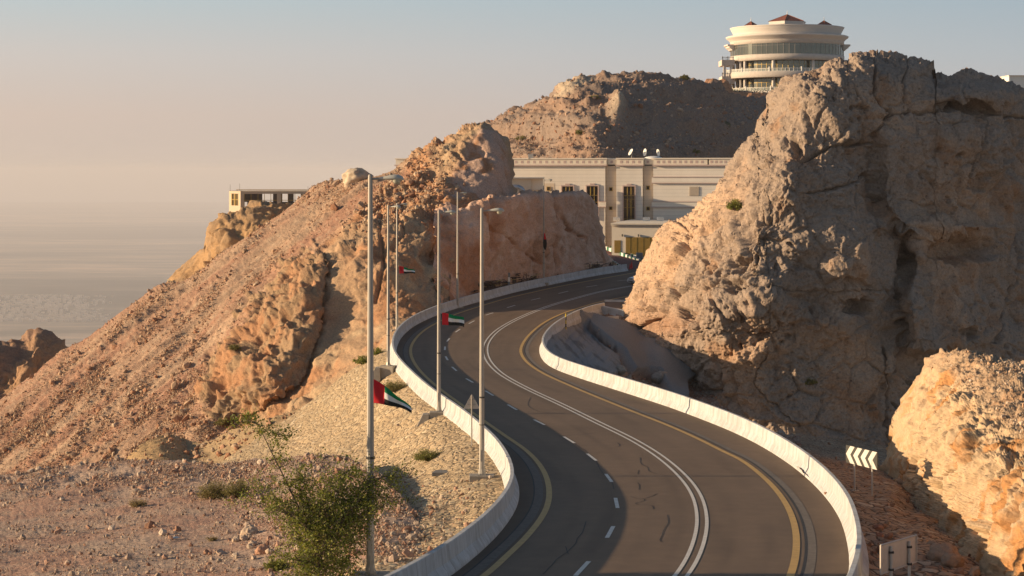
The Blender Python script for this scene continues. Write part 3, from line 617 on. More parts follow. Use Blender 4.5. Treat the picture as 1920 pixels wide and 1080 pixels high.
# bench cut beside the road
bench_d = rbf([(820, 385, 216), (905, 375, 219), (960, 372, 223), (1030, 372, 233), (1100, 368, 247), (1135, 400, 262), (1137, 495, 262), (905, 460, 217), (905, 560, 216), (840, 590, 204.5), (1020, 540, 231.5), (1020, 440, 231), (1085, 525, 241), (1090, 440, 245), (1125, 515, 252)])
def bench_disp(p, px, py, n):
    b1, e1, _ = blocks(p, 0.16, 231, (1, 1, 0.5))
    crk = -1.0*np.exp(-(pldist(px, py, [(1040, 372), (1048, 395), (1042, 440), (1050, 500)])/3.0)**2)-0.8*np.exp(-(pldist(px, py, [(1048, 400), (1070, 430), (1090, 445)])/3)**2)-0.5*np.exp(-(pldist(px, py, [(1000, 378), (1003, 420), (998, 460), (1012, 490)])/2)**2)-0.4*np.exp(-(pldist(px, py, [(905, 400), (925, 430), (960, 450), (975, 470), (1015, 495)])/2.4)**2)
    w3_ = 6*fbm(p*0.25, 3, s=247); return 0.55*fbm(p*np.array([0.3, 0.3, 0.12]), 4, s=241)+0.75*facets(p, 0.20, 231, (1, 1, 0.55))[0]+0.28*facets(p, 0.7, 232, (1, 1, 0.6))[0]+0.18*fbm(p*0.9, 5, s=243)+0.16*ridged(p*np.array([0.9, 0.9, 0.5]), 3, s=245)-0.15+crk*sstep(py, 366, 384)*(0.3+0.9*sstep(w3_, -2, 2))
def bench_col(p, px, py, d):
    n = len(p); t = 0.75*sstep(fbm(p*np.array([0.25, 0.25, 0.14]), 5, s=251)+0.75*ell(px, py, 850, 480, 75, 110)-0.25, 0.05, 0.6)
    crk = np.exp(-(pldist(px, py, [(1040, 365), (1048, 395), (1042, 440), (1050, 500)])/3.5)**2)+np.exp(-(pldist(px, py, [(1048, 400), (1070, 430), (1090, 445)])/5)**2)+np.exp(-(pldist(px, py, [(905, 400), (925, 430), (960, 450), (975, 470), (1015, 495)])/4)**2)
    crk = crk*sstep(fbm(p*0.9, 3, s=257), -0.3, 0.4); t = np.clip(t+0.7*crk, 0, 1)
    return mixc(mixc(cvec((0.56, 0.36, 0.26), n), cvec((0.62, 0.44, 0.34), n), sstep(fbm(p*0.5, 4, s=255), 0, 0.6)), cvec((0.37, 0.17, 0.085), n), t)
relief('rock_cutting', 815, 1138, 1.7, [(815, 398), (835, 388), (870, 382), (905, 376), (940, 371), (965, 367), (985, 366), (1010, 370), (1030, 365), (1060, 361), (1090, 362), (1103, 368), (1112, 385), (1120, 410), (1126, 435), (1131, 465), (1138, 500)], [(815, 610), (873, 585), (940, 566), (1020, 548), (1080, 536), (1138, 528)], bench_d, bench_disp, bench_col, M['cut'], back=26, backdrop=0.04, round_px=9, round_m=2.5)

# rock head and terrace behind the scree, under the pavilion
def simple_disp(a1, s1, a2, s2, sd, ax=(1, 1, 1)):
    A_ = np.array(ax)
    return lambda p, px, py, n: a1*fbm(p*A_*s1, 4, s=sd)+a2*fbm(p*s2, 5, s=sd+7)
def twocol(c0, c1, sc, sd, ax=(1, 1, 1), lo=-0.2, hi=0.4):
    A_ = np.array(ax)
    return lambda p, px, py, d: mixc(cvec(c0, len(p)), cvec(c1, len(p)), sstep(fbm(p*A_*sc, 5, s=sd), lo, hi))
hd = rbf([(300, 545, 262), (340, 500, 262), (385, 470, 258), (400, 420, 255), (450, 390, 258), (560, 385, 262), (480, 430, 250), (420, 470, 252), (330, 530, 256), (560, 420, 256), (400, 500, 254)])
def hd_disp(p, px, py, n):
    b1, e1, _ = blocks(p, 0.2, 261); r = sstep(px, 380, 396); return (1.3*facets(p, 0.2, 262)[0]+0.4*facets(p, 0.7, 264)[0]+0.8*fbm(p*0.15, 4, s=263)+0.3*fbm(p*0.8, 4, s=265))*r+(1-r)*0.25*fbm(p*0.9, 4, s=267)
relief('rock_head', 298, 575, 1.8, [(298, 541), (312, 530), (318, 520), (345, 495), (370, 474), (384, 464), (385, 448), (392, 436), (396, 420), (405, 412), (418, 400), (428, 398), (450, 388), (475, 384), (500, 383), (520, 386), (548, 384), (575, 378)], [(298, 560), (345, 548), (400, 520), (440, 490), (530, 425), (575, 400)], lambda px, py: hd(px, py), hd_disp, twocol((0.40, 0.25, 0.13), (0.33, 0.22, 0.13), 0.3, 271), M['cut'], back=20, backdrop=0.6, round_px=22, round_m=5)
er = rbf([(-80, 640, 330), (140, 700, 330), (40, 700, 318), (80, 640, 325), (-80, 780, 316), (140, 790, 322)])
relief('rock_outcrop', -300, 138, 1.9, [(-300, 700), (-90, 650), (-30, 660), (0, 654), (18, 645), (38, 640), (50, 632), (70, 627), (84, 632), (96, 645), (110, 655), (118, 662), (138, 720)], [(-300, 860), (138, 800)], er, lambda p, px, py, n: 2.6*ridged(p*0.07, 4, s=281)-2.5+0.8*fbm(p*0.3, 5, s=283), twocol((0.27, 0.17, 0.12), (0.36, 0.22, 0.13), 0.15, 285), M['far'], back=60, round_px=40, round_m=12)

# hill behind the building
hill_t = [(890, 262), (925, 240), (950, 226), (965, 212), (980, 207), (1000, 193), (1025, 182), (1040, 165), (1050, 155), (1062, 147), (1080, 143), (1100, 142), (1118, 146), (1150, 139), (1180, 133), (1215, 131), (1240, 132), (1265, 138), (1295, 142), (1330, 156), (1360, 168), (1400, 179), (1440, 188), (1475, 196)]
hill_d = rbf([(890, 262, 424), (925, 245, 418), (1000, 200, 415), (1060, 150, 415), (1120, 146, 420), (1215, 132, 422), (1330, 157, 428), (1470, 195, 440), (940, 300, 388), (1040, 290, 372), (1060, 220, 384), (1160, 220, 379), (1200, 290, 368), (1300, 220, 396), (1300, 290, 378), (1420, 240, 412), (1420, 300, 398), (1120, 180, 395), (980, 250, 397)])
def hill_disp(p, px, py, n):
    b1, e1, _ = blocks(p, 0.10, 291, (1, 1, 1.6)); led = 1.0*fbm(p*np.array([0.02, 0.02, 0.35]), 4, s=295); f1, f2, cc = worley(p*0.35, 297)
    bl = ell(px, py, 1155, 207, 14, 22)
    return 0.9*facets(p, 0.11, 291, (1, 1, 1.8))[0]+0.5*facets(p, 0.35, 292, (1, 1, 1.8))[0]+1.2*fbm(p*0.05, 5, s=293)+2.0*led+0.5*ridged(p*np.array([0.15, 0.15, 0.3]), 4, s=294)-0.6+0.5*fbm(p*0.4, 5, s=299)+0.8*np.clip(0.5-f1, 0, 1)*(cc > 0.6)+3.0*bl
def hill_col(p, px, py, d):
    n = len(p); t = sstep(fbm(p*np.array([0.06, 0.06, 0.2]), 5, s=301), -0.2, 0.4); b = mixc(cvec((0.25, 0.19, 0.155), n), cvec((0.285, 0.195, 0.145), n), t)
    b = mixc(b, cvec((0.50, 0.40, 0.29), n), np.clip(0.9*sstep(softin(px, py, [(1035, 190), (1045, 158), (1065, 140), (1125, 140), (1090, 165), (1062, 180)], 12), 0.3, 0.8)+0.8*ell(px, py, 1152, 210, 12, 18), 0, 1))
    f1, f2, cc = worley(p*0.16, 303); return mixc(b, cvec((0.085, 0.085, 0.045), n), sstep(0.16-f1, 0, 0.05)*(cc > 0.86)*0.8)
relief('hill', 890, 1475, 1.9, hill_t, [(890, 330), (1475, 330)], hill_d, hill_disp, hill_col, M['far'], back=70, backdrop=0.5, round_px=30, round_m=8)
pd_ = rbf([(1300, 160, 470), (1500, 180, 470), (1300, 240, 462), (1500, 240, 462), (1400, 200, 465)])
relief('hill_terrace', 1296, 1520, 2.0, [(1296, 170), (1318, 158), (1326, 149), (1345, 150), (1358, 149), (1368, 158), (1375, 170), (1400, 174), (1520, 176)], [(1296, 250), (1520, 250)], pd_, simple_disp(1.0, 0.12, 0.4, 0.7, 311), twocol((0.45, 0.24, 0.14), (0.38, 0.22, 0.14), 0.2, 315), M['far'], back=60, backdrop=0.02)

# ------------------------------------------------------------------ big rock on the right
RT = np.array([(1140, 625), (1150, 612), (1157, 600), (1160, 585), (1168, 566), (1176, 550), (1186, 535), (1194, 522), (1203, 505), (1207, 492), (1213, 473), (1222, 453), (1232, 438), (1243, 426), (1256, 412), (1275, 404), (1292, 395), (1310, 380), (1322, 370), (1338, 352), (1350, 330), (1362, 312), (1376, 297), (1388, 280), (1398, 266), (1416, 250), (1420, 236), (1422, 224), (1434, 219), (1438, 205), (1438, 190), (1446, 174), (1458, 163), (1470, 148), (1482, 138), (1497, 128), (1515, 123), (1535, 120), (1552, 108), (1575, 103), (1588, 107), (1592, 97), (1612, 95), (1640, 97), (1675, 99), (1700, 101), (1722, 106), (1740, 106), (1754, 111), (1756, 134), (1770, 138), (1790, 136), (1802, 129), (1812, 127), (1830, 131), (1850, 138), (1870, 141), (1885, 147), (1900, 156), (1915, 162), (1940, 175), (2000, 190), (2200, 215), (2480, 260)], float)
rk_d = rbf([(1145, 620, 199), (1200, 560, 193), (1200, 640, 192), (1250, 450, 193), (1250, 600, 185), (1300, 700, 182), (1300, 500, 184), (1350, 380, 186), (1350, 550, 178.5), (1400, 300, 185), (1400, 450, 177.5), (1400, 700, 177), (1450, 200, 186), (1460, 330, 178.5), (1480, 500, 177), (1500, 150, 184), (1500, 800, 176), (1560, 250, 179.5), (1560, 400, 178), (1600, 110, 183), (1600, 600, 178.5), (1640, 200, 181.5), (1700, 110, 186), (1700, 300, 184), (1700, 450, 183), (1700, 700, 181.5), (1700, 850, 180), (1800, 140, 189), (1850, 250, 189), (1850, 450, 188.5), (1850, 700, 187), (1990, 200, 200), (1990, 500, 198), (1990, 850, 194), (1440, 620, 177.3), (2480, 250, 210), (2480, 900, 200)])
def stepf(px, py, line, A_, rise, dec, y0, y1, fade=30):
    l = np.array(line, float); xl = np.interp(py, l[:, 0], l[:, 1]); dx = px-xl
    return -A_*sstep(dx, -2, rise)*np.exp(-np.clip(dx-rise, 0, None)/dec)*sstep(py, y0-fade, y0)*sstep(-py, -y1-fade, -y1)
RCR = [([(1643, 112), (1642, 160), (1640, 180), (1655, 198), (1668, 215)], 3.2, 1.7), ([(1668, 215), (1655, 232), (1643, 245), (1640, 290), (1640, 360), (1645, 376)], 3.0, 0.8), ([(1703, 100), (1700, 140), (1698, 190)], 2.2, 0.6), ([(1668, 214), (1740, 208), (1790, 206), (1850, 213), (1920, 218), (2000, 222)], 3.0, 1.3), ([(1490, 300), (1520, 283), (1560, 271), (1640, 269)], 3.2, 0.9), ([(1520, 360), (1580, 350), (1640, 325)], 3, 0.8), ([(1925, 430), (1908, 540), (1895, 600), (1875, 645)], 3.0, 1.2), ([(1210, 541), (1400, 543), (1545, 547), (1650, 546)], 1.6, 0.45), ([(1690, 440), (1697, 480), (1680, 530), (1686, 600), (1690, 640), (1692, 680), (1675, 720)], 3.6, 1.3), ([(1660, 650), (1655, 700), (1672, 735), (1668, 800), (1672, 845)], 2.6, 1.0), ([(1845, 215), (1840, 260), (1830, 300), (1820, 345)], 2.2, 0.7), ([(1420, 690), (1408, 720), (1440, 755), (1500, 800)], 2.2, 0.6), ([(1470, 640), (1440, 665), (1420, 690)], 2.2, 0.6), ([(1245, 395), (1290, 430), (1265, 500), (1250, 545), (1240, 580)], 3.0, 0.9), ([(1360, 300), (1350, 380), (1300, 420), (1265, 430)], 3.5, 0.6), ([(1195, 620), (1215, 600), (1240, 590)], 4, 1.2)]
RHO = [(1494, 272, 13, 15, 1.0), (1808, 468, 68, 24, 2.2), (1800, 293, 15, 9, 1.0), (1877, 294, 12, 13, 1.0), (1840, 340, 18, 22, 1.0), (1785, 198, 26, 14, 1.3), (1826, 206, 36, 13, 1.9), (1700, 500, 18, 30, 1.0), (1815, 628, 26, 14, 1.3), (1610, 575, 26, 16, 1.6), (1400, 500, 28, 14, 1.2), (1385, 540, 22, 10, 0.9), (1276, 580, 10, 9, 1.2), (1212, 577, 14, 7, 1.4), (1612, 205, 12, 8, 0.7), (1430, 625, 16, 16, 0.8), (1600, 535, 25, 8, 0.8), (1480, 460, 10, 6, 0.6), (1820, 330, 30, 60, 0.7), (1560, 290, 60, 30, 0.6), (1330, 500, 12, 30, 0.6)]
RBU = [(1600, 490, 55, 70, 3.6), (1660, 425, 26, 30, 2.0), (1560, 610, 46, 30, 2.0), (1500, 190, 45, 50, 1.6), (1850, 175, 70, 28, 3.6), (1430, 560, 60, 38, 1.8), (1330, 600, 50, 40, 1.8), (1290, 480, 36, 50, 1.6), (1790, 425, 85, 14, 2.2), (1722, 590, 40, 44, 2.4), (1760, 640, 36, 18, 2.2), (1672, 690, 20, 40, 1.8), (1470, 330, 40, 60, 1.2), (1400, 400, 40, 60, 1.2), (1745, 735, 40, 34, 2.0), (1190, 590, 26, 26, 1.3), (1260, 620, 30, 40, 1.2)]
def rk_depth(px, py):
    Y = rk_d(px, py)
    Y = Y+stepf(px, py, [(236, 1642), (376, 1642), (400, 1656), (440, 1690), (500, 1694), (560, 1680), (640, 1689)], 2.5, 30, 110, 262, 640)
    Y = Y+stepf(px, py, [(100, 1642), (215, 1660)], -1.0, 8, 200, 90, 200)
    for cx, cy, rx, ry, a in RBU: Y = Y-a*ell(px, py, cx, cy, rx, ry)
    d = pldist(px, py, RT); q = np.clip(1-d/60, 0, 1); Y = Y+8.5*(1-np.sqrt(np.clip(1-q*q, 0, 1)))
    return Y
def rk_disp(p, px, py, n):
    wob = 16*fbm(np.stack([px*0.045, py*0.045, px*0], 1), 3, s=5); wob2 = 13*fbm(np.stack([px*0.045, py*0.045, px*0], 1), 3, s=6)
    d = 0.65*fbm(p*0.13, 4, s=401)+0.18*ridged(p*0.45, 3, s=403)-0.2
    f1, f2, cc = worley(p*0.85+0.4*np.stack([vnoise(p, 1), vnoise(p, 2), vnoise(p, 3)], 1), 405)
    pz = sstep(fbm(p*0.12, 3, s=407), -0.1, 0.3); d = d-0.75*pz*(cc > 0.45)*sstep(0.36-f1, 0, 0.3)
    g1, g2, c2 = worley(p*2.6, 409); d = d-0.16*(c2 > 0.4)*sstep(0.34-g1, 0, 0.3)*(0.4+pz)
    fa, ea = facets(p, 0.11, 411); fb_, eb = facets(p, 0.34, 412); fc_, ec = facets(p, 1.0, 414); lf = sstep(-px, -1560, -1380); edg = np.clip(pldist(px, py, RT)/45, 0.15, 1); fa = fa*edg; fb_ = fb_*(0.4+0.6*edg); d = d+1.25*fa+(0.42+0.35*lf)*fb_+(0.13+0.12*lf)*fc_-0.25*(1-eb)-0.08*(1-ec)
    d = d+(0.10+0.12*sstep(-px, -1600, -1400))*fbm(p*1.4, 4, s=413)+0.07*fbm(p*4.0, 3, s=415)+0.14*ridged(p*1.9, 3, s=417)*sstep(fbm(p*0.15, 3, s=418), -0.3, 0.2)-0.12
    mod = 0.55+0.9*sstep(vnoise(np.stack([px*0.03, py*0.03, px*0], 1), 12), -0.5, 0.5)
    w3_ = 5*fbm(np.stack([px*0.06, py*0.06, px*0], 1), 3, s=14); w4_ = 5*fbm(np.stack([px*0.06, py*0.06, px*0], 1), 3, s=15)
    for line, wd, a in RCR: d = d-0.8*a*mod*np.exp(-(pldist(px+w3_, py+w4_, line)/(wd*0.62))**2)
    for cx, cy, rx, ry, a in RHO:
        r = np.sqrt(((px+wob-cx)/rx)**2+((py+wob2-cy)/ry)**2); d = d-a*sstep(-r, -1.25, -0.55)
    return d
def rk_col(p, px, py, d):
    n = len(p); t = sstep(fbm(p*0.09, 5, s=421)+0.22*ell(px, py, 1250, 470, 110, 120)+0.25*ell(px, py, 1200, 560, 60, 90), 0.0, 0.5)
    b = mixc(cvec((0.32, 0.25, 0.20), n), cvec((0.44, 0.305, 0.215), n), t)
    t2 = sstep(fbm(p*0.22, 5, s=423)+0.35*ell(px, py, 1825, 235, 25, 20)+0.3*ell(px, py, 1810, 370, 120, 40)+0.25*ell(px, py, 1590, 300, 60, 40)+0.3*ell(px, py, 1800, 600, 60, 60), 0.25, 0.6)
    b = mixc(b, cvec((0.34, 0.20, 0.12), n), t2*0.65)
    # sunlit warmth painted into the left flank, and orange stained foot
    b = mixc(b, cvec((0.54, 0.38, 0.26), n), 0.8*np.clip(ell(px, py, 1205, 470, 80, 140)+ell(px, py, 1300, 395, 70, 60), 0, 1))
    b = mixc(b, cvec((0.36, 0.19, 0.11), n), 0.6*ell(px, py, 1230, 610, 60, 30))
    return b
relief('rock_massif', 1140, 2480, 1.75, RT, [(1140, 640), (1157, 650), (1200, 668), (1240, 720), (1290, 775), (1380, 830), (1450, 860), (1600, 880), (1700, 890), (2000, 900), (2480, 920)], rk_depth, rk_disp, rk_col, M['rock'], back=38, backdrop=0.8, nback=14)

# near rock, lower right
NT = np.array([(1684, 935), (1690, 910), (1697, 885), (1703, 858), (1708, 832), (1713, 808), (1718, 785), (1721, 768), (1730, 742), (1738, 730), (1746, 712), (1753, 694), (1762, 682), (1770, 668), (1777, 661), (1795, 660), (1815, 664), (1840, 673), (1880, 679), (1920, 684), (2000, 690), (2480, 700)], float)
nr_d = rbf([(1686, 915, 99), (1700, 850, 101), (1720, 780, 101), (1750, 720, 101), (1775, 664, 103), (1740, 962, 84), (1740, 860, 88), (1770, 760, 92), (1790, 690, 98), (1800, 1015, 72.5), (1800, 900, 77), (1820, 800, 82.5), (1860, 1080, 62.5), (1860, 960, 66.5), (1870, 860, 71.5), (1920, 1060, 58), (1920, 930, 63), (1900, 820, 76), (1930, 760, 82.5), (1850, 720, 90.5), (1920, 690, 93), (2000, 700, 93), (2000, 830, 69), (2480, 700, 92), (2480, 850, 68), (2480, 1150, 48), (2000, 1000, 56), (1860, 1160, 55), (1960, 1160, 51)])
def nr_disp(p, px, py, n):
    top = sstep(-py+np.interp(px, [1780, 1850, 1920, 2000], [700, 770, 830, 850]), -10, 20)
    b1, e1, _ = blocks(p, 0.55, 501, (1, 0.6, 1)); b2, e2, _ = blocks(p, 1.6, 503); f1, f2, cc = worley(p*3.0, 505)
    crk = -0.8*np.exp(-(pldist(px, py, [(1800, 855), (1795, 880), (1770, 900), (1765, 960)])/3)**2)-0.7*np.exp(-(pldist(px, py, [(1905, 850), (1880, 900), (1862, 960), (1850, 1010)])/4)**2)-0.8*np.exp(-(pldist(px, py, [(1918, 950), (1895, 1000), (1880, 1060), (1870, 1090)])/5)**2)
    return (0.55*facets(p, 0.42, 501, (1, 0.7, 1))[0]+0.30*facets(p, 1.2, 502)[0]+0.09*facets(p, 3.5, 503)[0])*(1-0.7*top)+0.28*fbm(p*0.35, 4, s=507)+0.16*ridged(p*1.1, 4, s=509)-0.15+0.10*fbm(p*3, 4, s=511)+crk*(1-top)+top*0.12*np.clip(0.5-f1, 0, 1)*2*cc
def nr_col(p, px, py, d):
    n = len(p); t = sstep(fbm(p*0.5, 5, s=521)+0.5*ell(px, py, 1900, 1010, 40, 90)+0.35*ell(px, py, 1700, 870, 14, 60)+0.25*ell(px, py, 1920, 870, 30, 40)-0.05, 0.05, 0.5)
    top = sstep(-py+np.interp(px, [1780, 1850, 1920, 2000], [700, 770, 830, 850]), -10, 20)
    b = mixc(cvec((0.51, 0.37, 0.235), n), cvec((0.47, 0.24, 0.10), n), t); return mixc(b, cvec((0.40, 0.28, 0.19), n), top*0.7)
relief('rock_outcrop', 1684, 2480, 1.15, NT, [(1684, 940), (1700, 955), (1740, 1000), (1800, 1055), (1860, 1120), (1900, 1170), (2000, 1180), (2480, 1190)], nr_d, nr_disp, nr_col, M['near'], back=16, backdrop=0.25, round_px=10, round_m=1.2, name2='near')

# gully between barrier and rock
gu_d = rbf([(1022, 655, 167), (1030, 638, float(yroad(638))+1), (1050, 618, float(yroad(618))+1), (1080, 600, float(yroad(600))+1.5), (1131, 584, float(yroad(584))+1), (1170, 600, 197), (1200, 625, 195), (1060, 640, 183), (1100, 625, 193), (1165, 630, 192), (1060, 690, 166), (1100, 710, 162), (1080, 650, 178), (1130, 690, 170), (1150, 700, 172), (1200, 660, 188), (1240, 680, 184), (1290, 700, 184), (1200, 735, 173), (1260, 750, 174), (1290, 760, 174), (1140, 745, 154), (1220, 770, 152), (1300, 800, 146), (1380, 825, 140), (1400, 800, 156), (1450, 835, 135), (1350, 780, 165), (1480, 850, 118), (1035, 670, 160)])
def gu_depth(px, py): return gu_d(px, py)
def gu_masks(px, py):
    slab = sstep(softin(px, py, [(1018, 640), (1045, 608), (1075, 597), (1110, 632), (1160, 675), (1165, 700), (1140, 705), (1125, 750), (1020, 700)], 3), 0.3, 0.7)
    shot = sstep(softin(px, py, [(1072, 596), (1110, 604), (1165, 618), (1225, 646), (1252, 672), (1290, 680), (1300, 700), (1280, 730), (1290, 760), (1262, 775), (1245, 745), (1235, 712), (1180, 706), (1160, 672), (1110, 630)], 3), 0.3, 0.7)
    return slab, shot
def gu_disp(p, px, py, n):
    a, b = gu_masks(px, py); s_ = np.clip(a+b, 0, 1); f1, f2, cc = worley(p*1.3, 601)
    rib = 0.10*np.abs(((px*0.55+py*0.5)/9) % 1-0.5)*a
    return (0.35*fbm(p*0.5, 4, s=603)+0.5*np.clip(0.5-f1, 0, 1)*cc)*(1-s_)+s_*0.12*fbm(p*0.3, 3, s=605)+1.1*b+0.25*a+rib
def gu_col(p, px, py, d):
    n = len(p); a, b = gu_masks(px, py); base = mixc(cvec((0.36, 0.23, 0.16), n), cvec((0.30, 0.20, 0.15), n), sstep(fbm(p*0.4, 4, s=611), -0.2, 0.4))
    st = sstep(fbm(np.stack([px*0.02+py*0.02, (px-py)*0.10, px*0], 1), 4, s=613), 0.0, 0.5)
    c_ = mixc(cvec((0.255, 0.258, 0.258), n), cvec((0.14, 0.138, 0.135), n), st*0.8*a+0.35*b); return mixc(base, c_, np.clip(a+b, 0, 1))
relief('gully', 1020, 1500, 1.8, [(1020, 645), (1026, 632), (1042, 614), (1068, 598), (1095, 588), (1131, 578), (1160, 590), (1200, 615), (1250, 660), (1300, 690), (1350, 760), (1400, 790), (1450, 815), (1500, 820)], [(1020, 690), (1060, 708), (1138, 735), (1195, 755), (1260, 778), (1320, 800), (1380, 825), (1430, 850), (1500, 890)], gu_depth, gu_disp, gu_col, M['stone'], back=0, absrows=True)

# stone pitched ground on the right
pr_d = rbf([(1440, 812, 160), (1500, 815, 162), (1600, 827, 165), (1700, 845, 168), (1760, 860, 168), (1450, 835, 125), (1500, 845, 118), (1490, 872, float(yroad(872))), (1528, 898, float(yroad(898))), (1568, 937, float(yroad(937))), (1596, 978, float(yroad(978))), (1610, 1020, float(yroad(1020))), (1616, 1056, float(yroad(1056))), (1602, 922, 87.5), (1636, 935, 85), (1600, 860, 124), (1650, 880, 112), (1690, 905, 99), (1740, 962, 84), (1700, 960, 83), (1800, 1020, 72), (1860, 1085, 62), (1640, 1060, 62.5), (1700, 1060, 63.5), (1680, 1000, 72), (1640, 1130, 54), (1760, 1130, 55.5), (1900, 1130, 56), (1900, 1000, 78), (2000, 900, 110)])
relief('pitched_ground', 1442, 2100, 1.7, [(1442, 812), (1500, 815), (1600, 826), (1700, 843), (1760, 856), (1960, 870), (2100, 880)], [(1442, 850), (1480, 866), (1524, 898), (1564, 938), (1592, 980), (1606, 1022), (1611, 1057), (1611, 1140), (2100, 1140)], pr_d, lambda p, px, py, n: 0.12*fbm(p*0.5, 4, s=701)+0.05*fbm(p*2.2, 3, s=703), lambda p, px, py, d: cvec(TAN, len(p)), M['pitch_red'], back=0, absrows=True)

# valley fill behind the rubble, small mound
sm_d = rbf([(200, 900, 178), (300, 822, 186), (350, 840, 184), (420, 800, 182), (500, 760, 178), (420, 900, 160), (300, 900, 165), (240, 850, 180), (540, 770, 174)])
relief('valley_floor', 235, 560, 1.9, [(235, 862), (262, 840), (290, 826), (315, 820), (340, 822), (354, 830), (372, 832), (400, 826), (430, 806), (470, 798), (520, 780), (560, 766)], [(235, 900), (400, 910), (480, 880), (560, 840)], sm_d, lambda p, px, py, n: 0.15*fbm(p*0.8, 4, s=711)+0.7*ell(px, py, 310, 850, 50, 30), lambda p, px, py, d: mixc(cvec((0.36, 0.26, 0.155), len(p)), cvec((0.44, 0.30, 0.16), len(p)), sstep(-px, -358, -345)), M['scree'], back=0)

# base ground under everything near, and the wide plain far below
def grid_plane(name, x0, x1, y0, y1, z, nx, ny, mat):
    X, Yg = np.meshgrid(np.linspace(x0, x1, nx), np.linspace(y0, y1, ny)); V = np.c_[X.ravel(), Yg.ravel(), (z(X, Yg) if callable(z) else np.full(X.size, z)).ravel()]
    ii = np.arange(nx*ny).reshape(ny, nx); Q = np.stack([ii[:-1, :-1].ravel(), ii[:-1, 1:].ravel(), ii[1:, 1:].ravel(), ii[1:, :-1].ravel()], 1)
    return tag(np_mesh(name, V, Q, mat), kind='structure')
m, n, b = newmat('desert_plain'); b.inputs['Roughness'].default_value = 1.0; b.inputs['Specular IOR Level'].default_value = 0.0
t = noise(n, 0.00035, 8, 0.6, stretch=(0.35, 1.0, 1)); r = ramp(n, t.outputs[0], [(0.38, (0.05, 0.06, 0.055)), (0.47, (0.26, 0.22, 0.17)), (0.60, (0.50, 0.38, 0.27))])
t2 = noise(n, 0.002, 7, 0.65, stretch=(0.4, 1.0, 1)); r2 = ramp(n, t2.outputs[0], [(0.38, (0.45, 0.48, 0.48)), (0.52, (0.9, 0.9, 0.9)), (0.66, (1.7, 1.55, 1.4))])
n.links.new(mul(n, r.outputs[0], r2.outputs[0]), b.inputs['Base Color']); M['plain'] = m
grid_plane('plain', -58000, 58000, -50000, 60000, lambda X, Y_: -950-0*X, 40, 40, M['plain'])
M['groundm'] = simple('dry_ground', (0.36, 0.25, 0.17), 0.95, var=0.2, scale=0.3, bump=0.1, bscale=2)
gb = grid_plane('ground', 3, 90, 222, 430, lambda X, Y_: -hroad(np.clip(Y_, 0, 345))-0.35-1.2*((Y_ > 262)*1.0), 30, 60, M['groundm'])
# ------------------------------------------------------------------ loose stones lying on the slopes
def ico():
    t = (1+5**0.5)/2; v = np.array([(-1, t, 0), (1, t, 0), (-1, -t, 0), (1, -t, 0), (0, -1, t), (0, 1, t), (0, -1, -t), (0, 1, -t), (t, 0, -1), (t, 0, 1), (-t, 0, -1), (-t, 0, 1)], float)
    f = [(0, 11, 5), (0, 5, 1), (0, 1, 7), (0, 7, 10), (0, 10, 11), (1, 5, 9), (5, 11, 4), (11, 10, 2), (10, 7, 6), (7, 1, 8), (3, 9, 4), (3, 4, 2), (3, 2, 6), (3, 6, 8), (3, 8, 9), (4, 9, 5), (2, 4, 11), (6, 2, 10), (8, 6, 7), (9, 8, 1)]
    return v/np.linalg.norm(v[0]), np.array(f)
IV, IF = ico()
def subdiv(v, f):
    v = list(map(tuple, v)); mp = {}; out = []
    def mid(a, b):
        k = (min(a, b), max(a, b))
        if k not in mp:
            p = np.array(v[a])+np.array(v[b]); p /= np.linalg.norm(p); v.append(tuple(p)); mp[k] = len(v)-1
        return mp[k]
    for a, b, c in f:
        ab, bc, ca = mid(a, b), mid(b, c), mid(c, a); out += [(a, ab, ca), (b, bc, ab), (c, ca, bc), (ab, bc, ca)]
    return np.array(v), np.array(out)
def rotm(n):
    q = RS.randn(n, 4); q /= np.linalg.norm(q, axis=1, keepdims=True); a, b, c, d = q.T
    return np.stack([np.stack([1-2*(c*c+d*d), 2*(b*c-a*d), 2*(b*d+a*c)], 1), np.stack([2*(b*c+a*d), 1-2*(b*b+d*d), 2*(c*d-a*b)], 1), np.stack([2*(b*d-a*c), 2*(c*d+a*b), 1-2*(b*b+c*c)], 1)], 1)
def scatter(name, key, n, smin, smax, power, mask, cols, label=None, var=0.3, sink=0.25):
    G, PX, PY, CLR, NN, OKV = REL[key]; R_, C_ = PX.shape
    w_ = mask(PX.ravel(), PY.ravel()).clip(0)*OKV.ravel()*(0.15+0.85*((PX.ravel() > -30) & (PX.ravel() < 1950))); w_ = w_/w_.sum(); k = RS.choice(R_*C_, n, p=w_)
    pos = G.reshape(-1, 3)[k]+RS.randn(n, 3)*0.05; s = smin*(1-RS.rand(n)*(1-(smin/smax)**power))**(-1.0/power)
    V = IV[None]*(1+RS.uniform(-var, var, (n, 12, 1))); V = V*RS.uniform(0.6, 1.25, (n, 1, 3)); V = np.einsum('nij,nkj->nki', rotm(n), V)
    V = V*s[:, None, None]+pos[:, None]; V = V+NN.reshape(-1, 3)[k][:, None]*(s*(0.5-sink))[:, None, None]
    cc = np.array(cols)[RS.randint(0, len(cols), n)]*RS.uniform(0.8, 1.15, (n, 1)); cl = np.repeat(cc, 12, 0)
    Fc = (IF[None]+12*np.arange(n)[:, None, None]).reshape(-1, 3)
    o = np_mesh(name, V.reshape(-1, 3), Fc, M['stone'], col=cl, smooth_=False); tag(o, label, kind='stuff'); return o
SC = [(0.43, 0.29, 0.19), (0.40, 0.235, 0.15), (0.48, 0.36, 0.25), (0.36, 0.19, 0.115), (0.45, 0.31, 0.21)]
